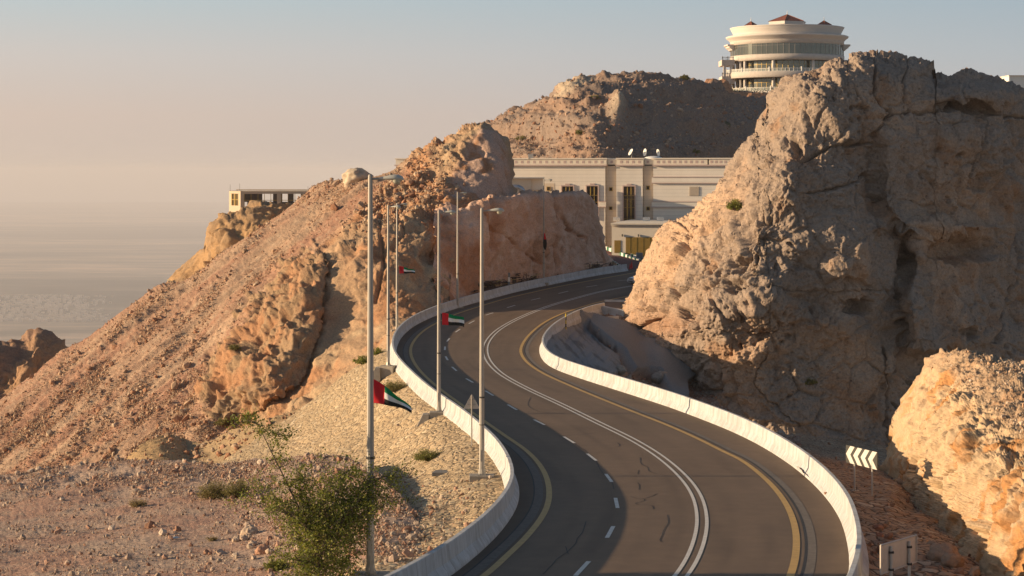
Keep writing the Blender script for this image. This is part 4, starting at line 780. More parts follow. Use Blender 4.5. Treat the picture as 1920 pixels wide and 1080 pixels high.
def m_scree(px, py):
    o, c, wl_ = mt_masks(px, py); z = np.stack([px*0.012+py*0.008, (px*0.7-py*0.7)*0.004, px*0], 1); f = fbm(z*2, 3, s=801)
    fl = np.stack([(px*0.71+py*0.71)*0.05, (px*0.71-py*0.71)*0.006, px*0], 1); stv = sstep(fbm(fl, 3, s=803), -0.3, 0.35); return (1-wl_)*(1-o)*(0.12+sstep(f, -0.15, 0.35))*(0.2+stv)*(py < 930)*(1+1.2*ell(px, py, 200, 800, 220, 90))
scatter('scree_stones', 'mountain', 46000, 0.04, 0.55, 3.1, m_scree, SC)
scatter('rubble', 'mountain', 2500, 0.07, 0.5, 2.4, lambda px, py: mt_masks(px, py)[2]*(ell(px, py, 760, 330, 60, 60)+ell(px, py, 700, 380, 60, 40)), SC)
MC = [(0.42, 0.31, 0.235), (0.39, 0.24, 0.17), (0.50, 0.40, 0.31), (0.35, 0.20, 0.135), (0.39, 0.30, 0.23)]
scatter('rubble', 'rubble_ground', 60000, 0.018, 0.24, 2.5, lambda px, py: (0.18+1.6*sstep(-py, -950, -880)+1.0*ell(px, py, 640, 960, 160, 80)+0.5*sstep(px, 550, 700))*(py < 1100)*sstep(fbm(np.stack([px*0.012, py*0.03, px*0], 1), 4, s=811), -0.5, 0.2), MC)
scatter('rubble', 'near', 1600, 0.02, 0.15, 2.2, lambda px, py: sstep(-py+np.interp(px, [1780, 1850, 1920, 2000], [700, 770, 830, 850]), -10, 20), [(0.52, 0.40, 0.29), (0.46, 0.30, 0.19), (0.58, 0.47, 0.36)])
scatter('rubble', 'gully', 3500, 0.05, 0.5, 2.4, lambda px, py: 1.0*(1-np.clip(sum(gu_masks(px, py)), 0, 1)), [(0.36, 0.27, 0.21), (0.42, 0.33, 0.26), (0.34, 0.19, 0.13)])
scatter('rubble', 'pitched_ground', 260, 0.04, 0.25, 1.6, lambda px, py: 0.2+ell(px, py, 1790, 1030, 70, 40)+0.6*ell(px, py, 1650, 1030, 30, 60), [(0.40, 0.28, 0.19), (0.34, 0.19, 0.12)])
scatter('rubble', 'embankment', 750, 0.03, 0.15, 2.3, lambda px, py: ell(px, py, 790, 985, 75, 50)+0.8*ell(px, py, 860, 935, 60, 25)+0.02, MC)
scatter('rubble', 'valley_floor', 500, 0.08, 0.4, 2.0, lambda px, py: 0.3+ell(px, py, 400, 822, 40, 12), SC)
scatter('rubble', 'hill', 5000, 0.10, 0.7, 2.6, lambda px, py: 1.0+0*px, [(0.36, 0.24, 0.17), (0.42, 0.30, 0.22), (0.36, 0.19, 0.12)])

def surf(key, px, py):
    G, PX, PY, CLR, NN, OKV = REL[key]; d = (PX-px)**2+(PY-py)**2; i = np.unravel_index(np.argmin(d), d.shape); return G[i]
BV, BF = subdiv(IV, IF); BV, BF = subdiv(BV, BF); BV, BF = subdiv(BV, BF)
def boulder(loc, size, label, col, seed, group=None, flat=(1, 1, 0.8), name='boulder'):
    p = BV*np.array(flat); n = p/np.linalg.norm(p, axis=1, keepdims=True)
    f1, f2, c = worley(BV*1.3+seed*5.1, seed); d = 0.20*vnoise(BV*1.1+seed, seed)+0.22*facets(BV+seed*3.3, 1.15, seed)[0]+0.08*facets(BV+seed, 3.0, seed+1)[0]+0.10*fbm(BV*3+seed, 4, s=seed)
    V = (p+n*d[:, None])*size; o = np_mesh(name, V, BF, M['stone'], col=cvec(col, len(V))*(1+0.2*fbm(BV*2+seed, 3, s=9)[:, None])); o.location = loc; o.rotation_euler = (0, 0, seed*1.7)
    tag(o, label, 'boulder', group); return o
x, y, z = P(668, 336, 243.0); boulder((x, y, z+0.1), 1.75, 'pale rounded boulder perched on the skyline of the scree slope', PALE, 3, flat=(1.05, 1, 0.75))
for px, py, s_, lab, sd in ((468, 996, 0.34, 'largest pale stone of the cluster left of the foreground tree', 5), (443, 1010, 0.20, 'light flat stone lying left of the largest pale stone', 7), (456, 1008, 0.19, 'small pale stone touching the front of the largest pale stone', 8), (492, 1034, 0.30, 'reddish angular stone below the pale cluster, left of the tree', 11), (506, 1034, 0.17, 'small round stone right of the reddish angular one', 12), (474, 1018, 0.17, 'grey pink stone in front of the pale stone cluster', 14)):
    p = surf('rubble_ground', px, py+4); boulder((p[0], p[1], p[2]+s_*0.35), s_, lab, (0.50, 0.38, 0.28) if sd != 11 else (0.42, 0.24, 0.16), sd, 'stones beside the tree')
for px, py, s_, lab, sd in ((1770, 1052, 0.55, 'large brown boulder on the stone paving at the foot of the bright near rock', 21), (1786, 1064, 0.36, 'smaller boulder leaning against the large brown one near the sign', 22)):
    p = surf('pitched_ground', px, py); boulder((p[0], p[1], p[2]+s_*0.3), s_, lab, (0.36, 0.24, 0.16), sd, 'boulders by the rear sign')
for px, py, s_, lab, sd in ((1236, 716, 0.75, 'angular grey boulder at the lower end of the concrete wall in the gully', 31), (1158, 700, 0.5, 'dark rubble block below the corner of the concrete slab', 32)):
    p = surf('gully', px, py); boulder((p[0], p[1]-0.4, p[2]+0.2), s_, lab, (0.34, 0.28, 0.23), sd)
p = surf('pitched_ground', 1640, 1030)
for px, py, s_, lab, sd in ((1646, 997, 0.19, 'small red stone on bare earth just outside the right barrier', 41), (1650, 1008, 0.14, 'small tan stone just below the red one outside the right barrier', 42)):
    p = surf('pitched_ground', px, py); boulder((p[0], p[1], p[2]+s_*0.3), s_, lab, (0.42, 0.21, 0.13), sd, 'stones outside the right barrier')

# ------------------------------------------------------------------ lamp posts (one built, the others copied)
def lamp_parts():
    root = empty('street_lamp', (0, 0, 0))
    b = MB(); b.prism([(-0.55, -0.42), (0.55, -0.42), (0.55, 0.42), (-0.55, 0.42)], -0.9, 0.14); b.build('plinth', M['conc'], root, bevel=0.02)
    b = MB(); b.box(-0.2, -0.2, 0.142, 0.2, 0.2, 0.17); b.tube([(0, 0, 0.17), (0, 0, 0.42)], [0.17, 0.125], 8)
    for dx in (-0.15, 0.15):
        for dy in (-0.15, 0.15): b.tube([(dx, dy, 0.17), (dx, dy, 0.22)], 0.018, 6)
    b.build('base_plate', M['pole'], root)
    b = MB(); b.tube([(0, 0, 0.17), (0, 0, 3), (0, 0, 11.95), (0, 0, 12.0)], [0.125, 0.115, 0.068, 0.05], 10); b.build('pole', M['pole'], root, sm=False)
    b = MB(); b.tube([(0, 0, 3.55), (0, 0, 3.62)], 0.135, 10); b.build('clamp', M['dark'], root); b = MB(); b.tube([(0, 0, 2.35), (0, 0, 2.38)], 0.135, 10); b.build('clamp', M['dark'], root)
    b = MB(); b.box(-0.06, -0.135, 0.75, 0.06, -0.10, 1.25); b.build('access_door', M['pole'], root)
    b = MB(); b.tube([(0, 0, 11.86), (0.30, 0, 11.88)], 0.032, 8); b.build('arm', M['pole'], root)
    # housing: tapering teardrop body
    n = 14; st = [(0.25, 0.03, 0.03, 0.0), (0.36, 0.06, 0.055, 0.0), (0.52, 0.11, 0.085, 0.01), (0.68, 0.155, 0.11, 0.015), (0.82, 0.165, 0.115, 0.01), (0.93, 0.13, 0.09, -0.005), (0.985, 0.06, 0.045, -0.02), (1.0, 0.01, 0.01, -0.03)]; v = []; f = []
    for x_, wy, hz, dz in st:
        for k in range(n):
            t = 2*math.pi*k/n; zz = math.sin(t)*hz; v.append((x_, math.cos(t)*wy, 11.88+dz+(zz if zz > 0 else zz*0.55)))
    for i in range(len(st)-1):
        for k in range(n): f.append((i*n+k, i*n+(k+1) % n, (i+1)*n+(k+1) % n, (i+1)*n+k))
    f += [tuple(range(n))[::-1], tuple((len(st)-1)*n+k for k in range(n))]
    h = MB().add(v, f).build('lamp_head', M['lamp'], root, sm=True)
    b = MB(); pr = [(0.0, -0.155), (0.06, -0.145), (0.11, -0.11), (0.135, -0.05), (0.14, 0.0)]; b.lathe(pr, (0.78, 0, 11.865), 16); b.build('bowl', M['bowl'], h, sm=True)
    MB().tube([(0.62, 0, 11.98), (0.62, 0, 12.04)], 0.03, 8).build('photocell', M['dark'], h)
    return root
lamp0 = lamp_parts()
def copy_tree(o, parent=None):
    c = o.copy(); COL.objects.link(c); c.parent = parent
    for ch in [q for q in bpy.data.objects if q.parent == o]: copy_tree(ch, c)
    return c
LAMPS = [(694.5, 1084, 59.2, 'nearest and tallest lamp post, rising through the foreground tree', 0.0), (903.5, 896, 88.5, 'lamp post on a low square plinth in front of the left barrier, flagless, right of the small triangle sign', 0.0), (823, 776, 117.3, 'lamp post carrying the middle flag above the lit embankment', 0.0), (728, 689, 147.2, 'flagless lamp post at the leftmost bend of the barrier', -0.35), (744.5, 621, 186.5, 'lamp post behind the leftmost bend with the small flag', 0.15), (858, 579, 204.5, 'flagless lamp post before the orange rock wall', 0.3), (1019.5, 532, 228.0, 'lamp post with a furled hanging flag before the pink rock cutting', -0.1), (1231, 458, 333, 'lamp post standing in front of the large building facade', 0.1)]
LO = []
LAB = ['nearest and largest lamp post, rising through the foreground tree', 'lamp post on a square plinth, right beside the back of the triangular sign', 'lamp post carrying the middle flag at the top of the stone embankment', 'thin lamp post without flag at the leftmost bend of the barrier', 'lamp post with the small flag just behind the leftmost barrier bend', 'lamp post without flag rising before the orange rock wall', 'lamp post with a furled hanging flag before the pink rock cutting', 'farthest lamp post, standing before the large cream building']
for i, (px, py, Y, _, rz) in enumerate(LAMPS):
    o = lamp0 if i == 0 else copy_tree(lamp0); x, y, z = P(px, py, Y); o.location = (x, y, z); o.rotation_euler = (0, 0, rz); tag(o, LAB[i], 'street lamp', 'street lamps along the road'); LO.append(o)
# angled concrete footings under two of them
for (px, py, Y, lab) in ((823, 776, 117.3, 'sloping concrete footing under the lamp post with the middle flag'), (728, 689, 147.2, 'sloping concrete footing under the lamp post at the leftmost bend')):
    x, y, z = P(px, py, Y); x += 0.0
    b = MB(); b.add([(-1.45, -0.7, -1.0), (-0.55, -0.7, -0.95), (-0.55, 0.5, -0.95), (-1.45, 0.5, -1.0), (-0.95, -0.5, 0.02), (-0.57, -0.5, 0.02), (-0.57, 0.45, 0.02), (-0.95, 0.45, 0.02)], [(0, 1, 5, 4), (1, 2, 6, 5), (2, 3, 7, 6), (3, 0, 4, 7), (4, 5, 6, 7)])
    o = b.build('lamp_footing', M['conc'], bevel=0.03); o.location = (x, y, z); tag(o, lab, 'footing', 'lamp footings')

# flags
def flag(px_h, py_top, py_bot, px_f, py_f, Y, label, droop=0.5, fly_h=0.6, amp=0.05, rz=0.0, hang=False):
    """hoist edge on the pole, four colour fields; size worked out at the pole's distance"""
    s = Y/F; H = (py_bot-py_top)*s; L = math.hypot((px_f-px_h)*s, (py_f-0.5*(py_top+py_bot))*s)*1.04; dz = -(py_f-0.5*(py_top+py_bot))*s; dx = (px_f-px_h)*s
    nu, nv = 48, 24; V = []; Q = []; MI = []
    for i in range(nu+1):
        u = i/nu
        for j in range(nv+1):
            v = j/nv; h = H*(1-(1-fly_h)*u); cz = dz*(u**1.25)
            V.append((dx*u+0.02*math.sin(6*u+3*v)*u, amp*math.sin(9*u+2.2*v)*(0.2+u)+0.25*amp*math.sin(17*u-4*v), cz+(0.5-v)*h+0.25*amp*math.sin(8*u+v*2)*u))
    for i in range(nu):
        for j in range(nv):
            a = i*(nv+1)+j; Q.append((a, a+nv+1, a+nv+2, a+1)); u = (i+0.5)/nu; v = (j+0.5)/nv; MI.append(0 if u < 0.30 else (1 if v < 1/3 else (2 if v < 2/3 else 3)))
    o = np_mesh('flag', V, Q, [M['fred'], M['fgreen'], M['fwhite'], M['fblack']], matidx=MI); sd = o.modifiers.new('thickness', 'SOLIDIFY'); sd.thickness = 0.006
    x, y, z = P(px_h, 0.5*(py_top+py_bot), Y); o.location = (x, y, z); tag(o, label, 'flag', 'flags on the lamp posts'); return o
flag(700.5, 711, 756, 771, 768, 59.6, 'largest flag, red with green white black bands, drooping from the nearest lamp post', fly_h=0.22, amp=0.07)
flag(829, 586, 609, 870, 604, 117.3, 'middle flag, spread open over the shaded road', fly_h=0.72, amp=0.10)
flag(748.5, 498.5, 513, 778, 509.5, 186.5, 'small flag flying against the orange rock', fly_h=0.42, amp=0.12)
# furled flag: gathered cloth hanging along the pole
b = MB(); s = 228/F; rr = [(0, 0.03), (-0.25, 0.07), (-0.7, 0.14), (-1.1, 0.20), (-1.5, 0.17), (-1.9, 0.07)]; n = 10; v = []; f = []; mi = []
for i, (z_, r_) in enumerate(rr):
    for k in range(n):
        t = 2*math.pi*k/n; q = r_*(1+0.35*math.sin(3*t+i)); v.append((q*math.cos(t)+0.05+0.04*i*0.5, q*0.6*math.sin(t)-0.12, z_))
for i in range(len(rr)-1):
    for k in range(n): f.append((i*n+k, i*n+(k+1) % n, (i+1)*n+(k+1) % n, (i+1)*n+k)); mi.append(0 if i < 2 else 1)
b.v = v; b.f = f; b.m = mi; o = b.build('flag', [M['fred'], M['fblack']], sm=True); x, y, z = P(1020, 437, 227.8); o.location = (x, y, z); tag(o, 'furled red and black flag hanging limp on the post by the pink cutting', 'flag', 'flags on the lamp posts')

# ------------------------------------------------------------------ signs
# triangular warning sign seen from behind
x, y, z = P(884.5, 831, 101.5); r = empty('warning_sign', (x, y, z))
MB().tube([(0, 0, -0.3), (0, 0, 2.45)], 0.035, 8).build('post', M['pole'], r)
b = MB(); s_ = 0.42; tri = [(-s_, 1.75), (s_, 1.75), (0, 2.52)]
b.add([(a, -0.0+0.04, c) for a, c in tri]+[(a, 0.06, c) for a, c in tri], [(0, 1, 2), (5, 4, 3), (0, 3, 4, 1), (1, 4, 5, 2), (2, 5, 3, 0)]); b.build('panel', M['signback'], r)
MB().box(-0.22, 0.0, 1.95, 0.22, 0.037, 1.98).build('bracket', M['pole'], r); MB().box(-0.12, 0.0, 2.2, 0.12, 0.037, 2.23).build('bracket', M['pole'], r); tag(r, 'triangular road sign seen from behind beside the left barrier', 'road sign')
# chevron board
x, y, z = P(1602.5, 922, 87.5); x2, y2, z2 = P(1635.5, 934, 86.3); r = empty('chevron_sign', ((x+x2)/2, (y+y2)/2, (z+z2)/2))
dx, dy = x2-x, y2-y; zc = (z+z2)/2
for k_, (ax, ay, az, top_) in enumerate(((x, y, z, 866), (x2, y2, z2, 876))):
    H = (HY-top_)/F*ay-az; MB().tube([(ax-(x+x2)/2, ay-(y+y2)/2, az-zc-0.4), (ax-(x+x2)/2, ay-(y+y2)/2, az-zc+H+0.3)], 0.038, 8).build('post', M['post'], r)
def wpt(px, py, Y): p = P(px, py, Y); return (p[0]-(x+x2)/2, p[1]-(y+y2)/2, p[2]-zc)
BL = [wpt(1588, 834, 87.9), wpt(1647, 848, 86.0)]; BL += [(BL[1][0], BL[1][1], BL[1][2]-0.76), (BL[0][0], BL[0][1], BL[0][2]-0.76)]
BL = [np.array(q) for q in BL]; un = (BL[1]-BL[0]); vn = (BL[3]-BL[0]); nn_ = np.cross(vn, un); nn_ /= np.linalg.norm(nn_); nn_ = nn_ if nn_[1] < 0 else -nn_
off = nn_*0.06
b = MB(); v = [q+off for q in BL]+[q+off*0.4 for q in BL]; b.add(v, [(0, 1, 2, 3), (7, 6, 5, 4), (0, 4, 5, 1), (1, 5, 6, 2), (2, 6, 7, 3), (3, 7, 4, 0)]); b.build('panel', M['black'], r)
def uv(u, v_): return BL[0]+un*u+vn*v_+off+nn_*0.004
b = MB()
for i in range(4):
    u0 = 0.005+0.235*i; th = 0.14; a = 0.14
    b.add([uv(u0+a, 0.0), uv(u0+a+th, 0.0), uv(u0+th, 0.5), uv(u0, 0.5)], [(0, 1, 2, 3)]); b.add([uv(u0, 0.5), uv(u0+th, 0.5), uv(u0+a+th, 1.0), uv(u0+a, 1.0)], [(0, 1, 2, 3)])
b.build('chevron', M['mark'], r); tag(r, 'black sign with four white chevrons pointing left, behind the right barrier', 'road sign')
# board seen from behind
q = [P(1651, 1022, 55.4), P(1718, 1003, 57.6), P(1718, 1053, 57.6), P(1651, 1077, 55.4)]; o3 = np.array(P(1685, 1125, 56.5)); q = [np.array(t)-o3 for t in q]
r = empty('rear_facing_sign', tuple(o3)); b = MB(); bk = np.array([0.0, 0.03, 0]); b.add(q+[t+bk for t in q], [(0, 1, 2, 3), (7, 6, 5, 4), (0, 4, 5, 1), (1, 5, 6, 2), (2, 6, 7, 3), (3, 7, 4, 0)]); b.build('panel', M['signback'], r)
b = MB(); fr = np.array([0, -0.035, 0])
def bar(p0, p1, w_=0.035):
    p0 = p0+fr*0.7; p1 = p1+fr*0.7; b.tube([p0, p1], w_, 4)
for a, c in ((0, 1), (1, 2), (2, 3), (3, 0)): bar(q[a], q[c], 0.028)
b.build('frame', M['signback'], r)
for t in (0.27, 0.78):
    top_ = q[0]*(1-t)+q[1]*t+np.array([0, -0.10, -0.10]); MB().tube([top_, top_+np.array([0, 0, -2.6])], 0.045, 8).build('post', M['post'], r)
    for f_ in (0.2, 0.8):
        c_ = top_+(q[3]-q[0])*f_; MB().box(c_[0]-0.07, c_[1]-0.05, c_[2]-0.03, c_[0]+0.07, c_[1]+0.09, c_[2]+0.03).build('clamp', M['dark'], r)
tag(r, 'rectangular sign board seen from behind on two posts, bottom right', 'road sign')
# marker post behind the inner barrier
x, y, z = P(1061, 620, 186.0); r = empty('marker_post', (x, y, z)); b = MB()
for k_ in range(5): MB().tube([(0, 0, k_*0.32), (0, 0, k_*0.32+0.32)], 0.06, 8).build('band', M['ymark'] if k_ % 2 == 0 else M['black'], r)
tag(r, 'thin yellow and black banded post behind the inner barrier', 'marker post')
# manhole slab on the embankment, bottle
x, y, z = surf('embankment', 832, 886); b = MB(); b.prism([(-0.55, -0.4), (0.5, -0.4), (0.62, 0.45), (-0.42, 0.45)], -0.1, 0.09); o = b.build('concrete_cover', M['apron'], bevel=0.015); o.location = (x, y, z); tag(o, 'flat grey concrete cover slab on the paved ledge left of the lamp plinth', 'cover slab')
p = surf('rubble_ground', 330, 1012); r = empty('plastic_bottle', (p[0], p[1], p[2]+0.07), 0.4); b = MB(); b.tube([(-0.16, 0, 0), (-0.14, 0, 0), (0.08, 0, 0), (0.13, 0, 0), (0.16, 0, 0)], [0.03, 0.05, 0.05, 0.02, 0.02], 10); M['pet'] = simple('pale_plastic', (0.55, 0.65, 0.70), 0.2, var=0.1, spec=0.7); b.build('bottle_body', M['pet'], r, sm=True); MB().tube([(0.16, 0, 0), (0.19, 0, 0)], 0.024, 8).build('cap', M['fwhite'], r); tag(r, 'discarded clear plastic bottle on the gravel', 'bottle')

# loose precast blocks at the end of the inner barrier
BLK = [((1150, 586), 200, 2.6, 0.9, -0.55, 0.14, 'tilted pale precast barrier block at the end of the inner barrier'), ((1155, 572), 210, 2.4, 0.95, -0.15, 0.0, 'upright precast barrier block between the tilted block and the big rock'), ((1161, 561), 222, 2.6, 0.9, 0.1, 0.0, 'farthest precast barrier block, peeping over the upright one'), ((1149, 601), 196, 1.5, 0.8, 0.7, 0.0, 'short precast block standing under the overhang of the big rock')]
for (px, py), Y, L, H, rz, tl, lab in BLK:
    x, y, z = P(px, py+7, Y); pr = [(-0.3, 0), (0.3, 0), (0.13, 0.35), (0.08, H), (-0.08, H), (-0.13, 0.35)]; b = MB(); n = len(pr)
    b.add([(-L/2, a, c) for a, c in pr]+[(L/2, a, c) for a, c in pr], [tuple(range(n)), tuple(range(n, 2*n))[::-1]]+[(i, n+i, n+(i+1) % n, (i+1) % n) for i in range(n)])
    o = b.build('barrier_block', M['barrier'], bevel=0.02); o.location = (x, y, z); o.rotation_euler = (tl*2, tl, rz); tag(o, lab, 'barrier block', 'loose barrier blocks')

# ------------------------------------------------------------------ dark scrap stacked under the cutting
def scrap(px0, px1, Yf, label, nn2, seed):
    rs = np.random.RandomState(seed); x0, y0, _ = P(px0, 0, Yf[0]); x1, y1, _ = P(px1, 0, Yf[1]); r = empty('scrap_pile', ((x0+x1)/2, (y0+y1)/2, -float(hroad((y0+y1)/2)))); L = math.hypot(x1-x0, y1-y0); r.rotation_euler = (0, 0, math.atan2(y1-y0, x1-x0))
    b = MB()
    for k in range(nn2):
        cx = rs.uniform(-L/2, L/2); ln = rs.uniform(1.0, 4.0); cz = rs.uniform(0.1, 1.5)*rs.uniform(0.4, 1); a = rs.uniform(-0.12, 0.12); cy = rs.uniform(0.5, 1.7)
        b.tube([(cx-ln/2, cy, cz-a*ln/2), (cx+ln/2, cy+rs.uniform(-0.1, 0.1), cz+a*ln/2)], rs.uniform(0.02, 0.06), 5, mi=int(rs.rand() < 0.18))
    tag(b.build('steel_bars', [M['rust'], M['frame']], r), kind='stuff'); b = MB()
    for k in range(int(L/1.6)):
        cx = -L/2+1.6*k+rs.uniform(-0.3, 0.3); b.tube([(cx, 0.6, 0), (cx+rs.uniform(-0.1, 0.1), 0.6, rs.uniform(0.6, 1.5))], 0.035, 5)
    tag(b.build('upright_bars', M['rust'], r), kind='stuff'); b = MB()
    for k in range(int(L/1.2)):
        cx = rs.uniform(-L/2, L/2); b.box(cx-0.4, 0.9, 0, cx+0.5, 1.7, rs.uniform(0.5, 1.3))
    tag(b.build('crates', M['rust'], r), kind='stuff'); tag(r, label, 'scrap pile', 'scrap piles behind the far barrier')
M['rust'] = simple('rusty_steel', (0.075, 0.045, 0.03), 0.8, var=0.4, scale=3)
scrap(912, 980, (214.5, 223.0), 'dark jumble of rods and planks behind the left end of the far barrier', 170, 3)
scrap(978, 1060, (223.5, 237), 'rusty stack of bars behind the far barrier, left of the furled flag post', 200, 4)
scrap(1062, 1140, (238, 252), 'rusty pile of bars where the far barrier ends below the cutting', 180, 5)
x, y, z = P(954.5, 545, 221); r = empty('striped_stub_post', (x, y, z)); 
for k_ in range(4): MB().box(-0.12, -0.12, 0.5*k_, 0.12, 0.12, 0.5*k_+0.5).build('band', M['white'] if k_ % 2 == 0 else M['cabinet'], r)
tag(r, 'short grey and white banded post standing in the scrap', 'post')

# cast end wall of the sloping concrete slab in the gully
a_, c_ = np.array(P(1112, 742, 155.5)), np.array(P(1139, 700, 168.0)); b = MB(); d_ = c_-a_; nn2 = np.array([d_[1], -d_[0], 0]); nn2 = nn2/np.linalg.norm(nn2)
v = [a_-np.array([0, 0, 2.6]), c_-np.array([0, 0, 2.6]), c_+nn2*0.5-np.array([0, 0, 2.6]), a_+nn2*0.5-np.array([0, 0, 2.6]), a_, c_, c_+nn2*0.5, a_+nn2*0.5]; v = [q-a_ for q in v]
b.add(v, [(0, 3, 2, 1), (4, 5, 6, 7), (0, 1, 5, 4), (1, 2, 6, 5), (2, 3, 7, 6), (3, 0, 4, 7)]); o = b.build('concrete_wall', M['apron'], bevel=0.03); o.location = tuple(a_); tag(o, 'short cast concrete wall ending the sloping slab inside the right bend', 'wall')
# ------------------------------------------------------------------ large cream building
Yb = 330.0
def pb(b, px0, py0, px1, py1, Y, dep, mi=0):
    s = Y/F; b.box((px0-CX)*s, Y, (HY-py1)*s, (px1-CX)*s, Y+dep, (HY-py0)*s, mi); return b
def pbw(name, rects, Y, dep, mat, parent, bevel=0): 
    b = MB()
    for r_ in rects: pb(b, *r_, Y, dep)
    return b.build(name, mat, parent, bevel=bevel)
x, y, z = P(1150, 460, Yb); bld = empty('large_building', (x, y+6, z)); OB = np.array([x, y+6, z])
def shift(o): o.location = tuple(-OB); return o
# masonry with thin course lines
def coursemat(name, col, pitch, depth=0.75):
    m, n, b = newmat(name); b.inputs['Roughness'].default_value = 0.85; b.inputs['Specular IOR Level'].default_value = 0.15
    tc = N(n, 'ShaderNodeTexCoord'); sp = N(n, 'ShaderNodeSeparateXYZ'); n.links.new(tc.outputs['Object'], sp.inputs[0])
    mt = N(n, 'ShaderNodeMath', operation='MULTIPLY'); mt.inputs[1].default_value = 1/pitch; n.links.new(sp.outputs[2], mt.inputs[0])
    fr = N(n, 'ShaderNodeMath', operation='FRACT'); n.links.new(mt.outputs[0], fr.inputs[0]); r = ramp(n, fr.outputs[0], [(0.0, (depth,)*3), (0.10, (1, 1, 1))]); r.color_ramp.interpolation = 'CONSTANT'
    t = noise(n, 0.25, 4, 0.6, stretch=(1, 1, 0.4)); r2 = ramp(n, t.outputs[0], [(0.35, (0.93, 0.92, 0.91)), (0.65, (1.05, 1.04, 1.03))])
    n.links.new(mul(n, mul(n, col, r.outputs[0]), r2.outputs[0]), b.inputs['Base Color']); return m
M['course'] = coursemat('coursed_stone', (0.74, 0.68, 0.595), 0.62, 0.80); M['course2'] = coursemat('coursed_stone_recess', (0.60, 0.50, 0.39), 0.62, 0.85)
W = lambda name, rects, Y, dep, mat, par=None, bevel=0: shift(pbw(name, rects, Y, dep, mat, par or bld, bevel))
W('wall', [(742, 311, 1150, 500), (1171, 311, 1221, 500), (1241, 311, 1400, 500)], Yb, 30, M['course'])
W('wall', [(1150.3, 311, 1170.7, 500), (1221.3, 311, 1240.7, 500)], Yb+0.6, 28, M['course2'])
W('frieze', [(742, 298.5, 1153, 309), (1172, 298.5, 1223, 309), (1242, 298.5, 1343, 309), (1346, 298.5, 1400, 309)], Yb-0.22, 29.5, M['cream'])
W('frieze', [(1153.4, 298.7, 1171.6, 308.6), (1223.4, 298.7, 1241.6, 308.6), (1343.3, 298.7, 1345.7, 308.6)], Yb+0.4, 28, M['cream'])
W('cornice', [(740, 308.7, 1154, 311.2), (1171, 308.7, 1224, 311.2), (1241, 308.7, 1400, 311.2)], Yb-0.5, 1.4, M['pink'])
W('cornice', [(740, 296.2, 1154, 298.4), (1171, 296.2, 1224, 298.4), (1241, 296.2, 1400, 298.4)], Yb-0.4, 29.8, M['facade'])
sq = [x_ for x_ in np.arange(955.5, 1150, 11.8)]+[1161.5]+[1181.5, 1192.5, 1204, 1215.5]+[1230]+list(np.arange(1251, 1340, 10.3))+list(np.arange(1351, 1395, 8.5))
for x_ in sq:
    dd = 0.72 if 1154 < x_ < 1171 or 1224 < x_ < 1241 else 0.0
    W('frieze_tile', [(x_-2.5, 301.2, x_+2.5, 306.2)], Yb-0.24-0.0+dd*0.86, 0.1, M['pink'])
W('band', [(1239, 332, 1400, 342.5), (1239, 378, 1400, 387.5), (1138, 378, 1152, 387.5)], Yb-0.25, 0.4, M['course'])
W('band', [(1238.5, 331, 1400, 332.4), (1238.5, 342.2, 1400, 343.8), (1238.5, 377, 1400, 378.4), (1238.5, 387.2, 1400, 388.8), (1138, 387.2, 1152.5, 388.8), (1138, 377, 1152.5, 378.3)], Yb-0.36, 0.5, M['pink'])
def window(px0, py0, px1, py1, cols, rows, tall=True, Yw=None):
    Yw = Yw or Yb; w_ = W('window', [(px0, py0, px1, py1)], Yw-0.06, 0.1, M['winglass'])
    b = MB(); g = 0.55
    for i in range(cols+1):
        xx = px0+(px1-px0)*i/cols; pb(b, xx-g/1.6, py0, xx+g/1.6, py1, Yw-0.14, 0.07)
    for j in rows:
        yy = py0+(py1-py0)*j; pb(b, px0, yy-g/2, px1, yy+g/2, Yw-0.15, 0.07)
    if tall:
        xm0, xm1 = px0+(px1-px0)/3, px0+2*(px1-px0)/3
        for a, c in ((0.04, 0.27), (0.38, 0.62), (0.63, 0.86)):
            if a > rows[-1]: break
            for xx in (xm0, xm1): pb(b, xx-0.9, py0+(py1-py0)*a, xx+0.9, py0+(py1-py0)*c, Yw-0.17, 0.07)
    o = b.build('frame', M['frame'], w_)
    b = MB(); pb(b, px0-2, py0-2.2, px1+2, py0, Yw-0.2, 0.25); pb(b, px0-2, py0, px0, py1, Yw-0.2, 0.25); pb(b, px1, py0, px1+2, py1, Yw-0.2, 0.25)
    if tall: pb(b, px0+6, py0-5, px1-6, py0-2.3, Yw-0.24, 0.25)
    b.build('surround', M['pink'], w_)
window(1115.5, 349, 1136.5, 413, 3, [0.0, 0.27, 0.47, 0.65, 0.95]); window(1185.5, 349.5, 1206.5, 413.5, 3, [0.0, 0.27, 0.37, 0.62, 0.95]); window(1068, 349.5, 1089.5, 400, 3, [0.0, 0.35, 0.6])
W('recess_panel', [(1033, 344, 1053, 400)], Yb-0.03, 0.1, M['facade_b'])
for a in ((1039, 351, 1044.5, 357), (1157, 352, 1162, 357.5), (1156.7, 388, 1161.7, 393), (1227.5, 349, 1232.5, 355), (1227.5, 388, 1232.5, 393.5)):
    Yq = Yb-0.07 if a[0] < 1100 else Yb+0.53; w_ = W('small_window', [a], Yq, 0.1, M['winglass']); b = MB(); pb(b, a[0]-0.9, a[1]-0.9, a[2]+0.9, a[1], Yq-0.06, 0.1); pb(b, a[0]-0.9, a[3], a[2]+0.9, a[3]+0.9, Yq-0.06, 0.1); pb(b, a[0]-0.9, a[1], a[0], a[3], Yq-0.06, 0.1); pb(b, a[2], a[1], a[2]+0.9, a[3], Yq-0.06, 0.1); b.build('surround', M['frame'], w_)
M['louver'] = simple('grey_louver', (0.27, 0.24, 0.22), 0.7, var=0.05)
lv = W('louver', [(1309, 349.5, 1327, 367)], Yb-0.05, 0.1, M['louver']); b = MB()
